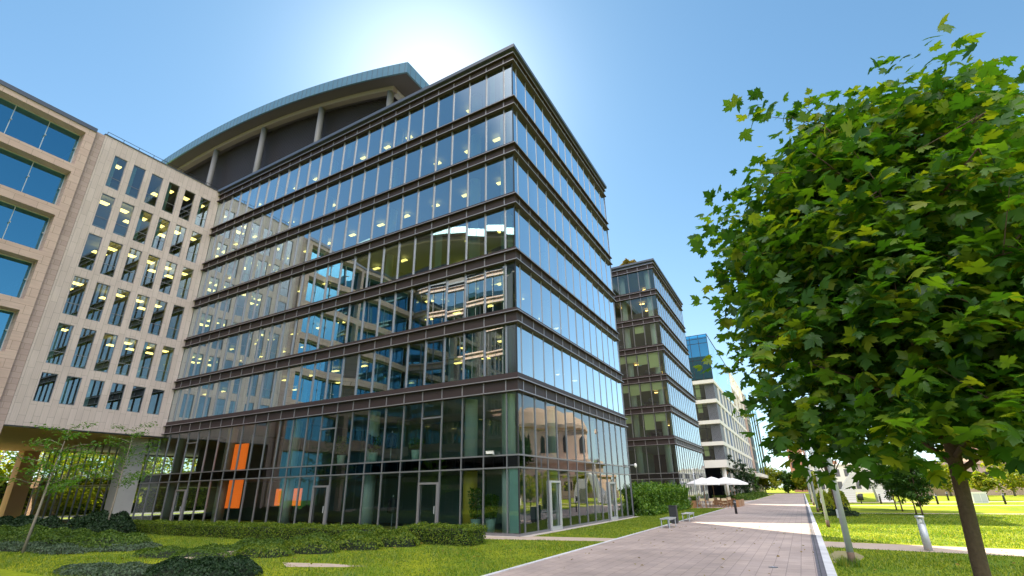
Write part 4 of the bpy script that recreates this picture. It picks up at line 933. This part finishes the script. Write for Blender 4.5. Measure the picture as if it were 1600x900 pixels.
# ------------------------------------------------------------------ cafe terrace
def parasol(x, y, r, h, label):
    T = thing('parasol', (x, y, 0), label, 'parasol', 'white cafe parasols'); n = 8; m = MB()
    R = [(cos(2*pi*(i+.5)/n), sin(2*pi*(i+.5)/n)) for i in range(n)]
    m.v = [(0, 0, h+.62)]+[(c*r*.5, s*r*.5, h+.34) for c, s in R]+[(c*r, s*r, h) for c, s in R]+[(c*r, s*r, h-.16) for c, s in R]+[(0, 0, h+.58)]+[(c*r*.5, s*r*.5, h+.31) for c, s in R]+[(c*r*.99, s*r*.99, h-.03) for c, s in R]
    for i in range(n):
        j = (i+1) % n; m.f += [(0, 1+i, 1+j), (1+i, 9+i, 9+j, 1+j), (9+i, 17+i, 17+j, 9+j), (25, 26+j, 26+i), (26+i, 26+j, 34+j, 34+i)]
    m.build('canopy', 'canvas', T)
    MB().cyl(0, 0, 0, h+.66, .035, 10).build('pole', 'wood', T, True); MB().box(-.3, -.3, 0, .3, .3, .07).build('base', 'concrete', T)
    m = MB()
    for c, s in R: m.tube([(0, 0, h+.30), (c*r*.97, s*r*.97, h-.04)], .012, 4)
    m.build('rib', 'wood', T)
parasol(2.0, 37.2, 1.75, 2.35, 'white cafe parasol, left and nearest of the group'); parasol(4.0, 39.5, 1.8, 2.4, 'white cafe parasol, right-hand of the group'); parasol(2.3, 41.8, 1.75, 2.5, 'white cafe parasol, centre of the group, taller'); parasol(4.2, 44.5, 1.7, 2.35, 'white cafe parasol, farthest of the group')
T = thing('flag_pole', (1.5, 35.2, 0), 'slim white pole rising between hedge and parasols', 'pole'); MB().cyl(0, 0, 0, 3.9, .05, 10).build('pole', 'steel', T, True); MB().cyl(0, 0, 0, .04, .14, 10).build('base', 'steel', T)
def dchair(x, y, rz, label):
    T = thing('folding_chair', (x, y, 0), label, 'chair', 'folding canvas chairs on the cafe terrace', rz)
    for s in (-1, 1):
        MB().tube([(-.26, s*.24, 0), (.26, s*.24, .46)], .018, 6).build('leg', 'wood', T); MB().tube([(.26, s*.24, 0), (-.26, s*.24, .46)], .018, 6).build('leg', 'wood', T)
        MB().tube([(-.27, s*.25, .46), (-.29, s*.25, .92)], .018, 6).build('back_post', 'wood', T); MB().box(-.27, s*.25-.025, .64, .27, s*.25+.025, .67).build('armrest', 'wood', T)
    MB().box(-.26, -.23, .44, .26, .23, .455).build('seat', 'canvas2', T); MB().box(-.295, -.25, .70, -.28, .25, .92).build('backrest', 'canvas2', T)
for i, (x, y, rz) in enumerate(((2.3, 33.9, 1.5), (3.1, 34.0, 1.7), (4.3, 34.2, 1.5), (1.6, 35.9, .3), (3.6, 37, -.4), (4.0, 38.6, 2.5), (2.8, 39.8, 1.0), (4.0, 41.5, -.6))):
    dchair(x, y, rz, ['beige canvas chair at the left front of the terrace', 'beige canvas chair second from the left at the terrace front', 'beige canvas chair at the right front of the terrace', 'beige canvas chair against the hedge under the left parasol', 'beige canvas chair at the middle table', 'beige canvas chair turned to the promenade under the right parasol', 'beige canvas chair behind the middle table', 'beige canvas chair at the back of the terrace'][i])
for i, (x, y) in enumerate(((2.7, 35.0), (2.6, 38.2), (3.9, 40.2), (4.3, 36.0))):
    T = thing('cafe_table', (x, y, 0), 'square wooden cafe table, '+['at the terrace front', 'under the left parasol', 'under the right parasol', 'nearest the promenade edge'][i], 'table', 'tables on the cafe terrace')
    MB().box(-.38, -.38, .71, .38, .38, .74).build('tabletop', 'wood', T)
    for sx in (-.34, .30):
        for sy in (-.34, .30): MB().box(sx, sy, 0, sx+.04, sy+.04, .709).build('leg', 'wood', T)
for i, (x0, y0, x1, y1) in enumerate(((.9, 35.0, 1.3, 37.2), (4.9, 37.6, 5.2, 40), (4.9, 40.4, 5.2, 43), (1.5, 45.5, 4.8, 45.9))):
    T = thing('wooden_planter', (x0, y0, 0), 'slatted wooden terrace planter, '+['by the tall hedge', 'nearer one along the promenade', 'farther one along the promenade', 'across the back of the terrace'][i], 'planter', 'planters round the terrace')
    MB().box(0, 0, 0, x1-x0, y1-y0, .7).build('box', 'wood', T)
    n = 500; P = np.stack([RNG.uniform(0, x1-x0, n), RNG.uniform(0, y1-y0, n), .7+RNG.random(n)*.35], 1); leafcloud('plants', P, RNG.normal(0, 1, (n, 3))+(0, 0, .5), np.full(n, .07), 'shrub', T)

# ------------------------------------------------------------------ ribbed arch
T = thing('ribbed_arch', (17.0, 56, 0), 'white ribbed arch sculpture spanning two splayed legs on the lawn', 'sculpture')
def leg(fx0, fx1, tx, tz, wy, name, bow):
    N = 26; body = MB(); rib = MB()
    for i in range(N+1):
        t = i/N; z = tz*(t**.85); xa = fx0+(tx-fx0)*(t**1.5); xb = fx1+(tx+.25-fx1)*(t**1.5); hw = wy*(1-.75*t)+.15
        body.v += [(xa, -hw, z), (xb, -hw, z), (xb, hw, z), (xa, hw, z)]
        if i < N:
            rib.box(min(xa, xb)-.04, -hw-.07, z, max(xa, xb)+.04, -hw+.02, z+.07)
    for i in range(N):
        a = 4*i; b = a+4
        for k in range(4): body.f.append((a+k, a+(k+1) % 4, b+(k+1) % 4, b+k))
    body.f += [(3, 2, 1, 0), (4*N, 4*N+1, 4*N+2, 4*N+3)]
    L_ = body.build(name, 'whitebright', T); rib.build('rib', 'white', L_)
leg(-1.9, -.35, 1.0, 4.6, 1.2, 'leg', 0); leg(3.3, 1.9, .7, 4.6, 1.2, 'leg', 0); leg(-1.6, -2.4, -3.2, 3.4, .8, 'side_fin', 0)

# ------------------------------------------------------------------ plants and figures behind the glass
def potted(x, y, z, h, label):
    T = thing('potted_plant', (x, y, z), label, 'potted plant', 'potted plants inside the shopfront')
    MB().tube([(0, 0, 0), (0, 0, .62)], [.17, .25], 16).build('pot', 'pot', T, True)
    n = 420; th = RNG.random(n)*2*pi; r = np.sqrt(RNG.random(n))*.42; Z = .7+RNG.random(n)*(h-.7); P = np.stack([r*np.cos(th)*(.5+Z/h*.5), r*np.sin(th)*(.5+Z/h*.5), Z], 1)
    leafcloud('foliage', P, RNG.normal(0, 1, (n, 3))+(0, -.5, .4), np.full(n, .085), 'laurel', T, .35)
    MB().tube([(0, 0, .6), (0, 0, h*.8)], [.02, .01], 6).build('stem', 'bark', T)
for i, (x, y, z, h) in enumerate(((-2.75, .65, .03, 2.0), (-1.95, .7, .03, 1.7), (-2.3, 1.3, .03, 1.6), (-9.9, .8, 3.43, 1.5), (-12.6, .9, 3.43, 1.7), (-6.8, .8, 3.43, 1.2))):
    potted(x, y, z, h, 'leafy plant in mint pot behind the glass, '+['left of the pair at the corner', 'right of the pair at the corner', 'small one behind the corner pair', 'upstairs by the coat stand', 'upstairs by the third column', 'upstairs beside the dummy'][i])
def dummy(x, y, z, label):
    T = thing('dress_form', (x, y, z), label, 'mannequin', 'dark jackets on stands behind the glass')
    MB().cyl(0, 0, 0, 1.0, .02, 8).cyl(0, 0, 0, .03, .16, 12).cyl(0, 0, 1.62, 1.75, .03, 8).build('stand', 'steel', T)
    m = MB(); N = 14; pr_ = ((.85, .24, .14), (1.0, .25, .15), (1.25, .21, .13), (1.42, .27, .13), (1.52, .25, .11), (1.6, .10, .07), (1.64, .06, .05))
    for z_, a, b in pr_: m.v += [(a*cos(2*pi*i/N), b*sin(2*pi*i/N), z_) for i in range(N)]
    for j in range(len(pr_)-1): m.f += [(j*N+i, j*N+(i+1) % N, (j+1)*N+(i+1) % N, (j+1)*N+i) for i in range(N)]
    for s in (-1, 1): m.tube([(s*.24, 0, 1.5), (s*.31, .0, 1.2), (s*.30, -.02, .88)], [.07, .06, .05], 8)
    m.build('jacket', 'black', T, True)
dummy(-10.1, .55, 3.43, 'dark jacket on a stand upstairs, left of pair'); dummy(-8.5, .7, 3.43, 'dark jacket on a stand upstairs, right of pair'); dummy(-8.0, .6, .03, 'dark jacket on a stand at ground level, left of the glass door')

hedge_box('courtyard_hedge', -70.5, -70, -68.5, 66, 4.2, 'tall hedge along the street beyond the passage', 'hedge', 45, .16, .3)

T = thing('drain_cover', (10.2, -5.65, 0), 'small dark round cover set in the promenade near its right edge', 'drain cover')
MB().cyl(0, 0, -.02, .014, .11, 18).build('frame', 'dark', T); MB().box(-.07, -.012, .0141, .07, .012, .018).box(-.012, -.07, .0181, .012, .07, .020).build('grate', 'steel', T)
n = 420; X = np.concatenate([RNG.uniform(4.6, 18, n//2), RNG.uniform(-9, 4, n-n//2)]); Y = np.concatenate([RNG.uniform(-12, 9, n//2), RNG.uniform(-12, -2, n-n//2)])
o = leafcloud('fallen_leaves', np.stack([X, Y, np.where((X > 4.3) & (X < 11.5), .03, .06)], 1), np.stack([RNG.normal(0, .25, n), RNG.normal(0, .25, n), np.ones(n)], 1), np.full(n, .045), 'brownleaf', None, .6)
tag(o, 'scattered dry leaves lying on the lawn and paving', 'leaf litter', kind='stuff')
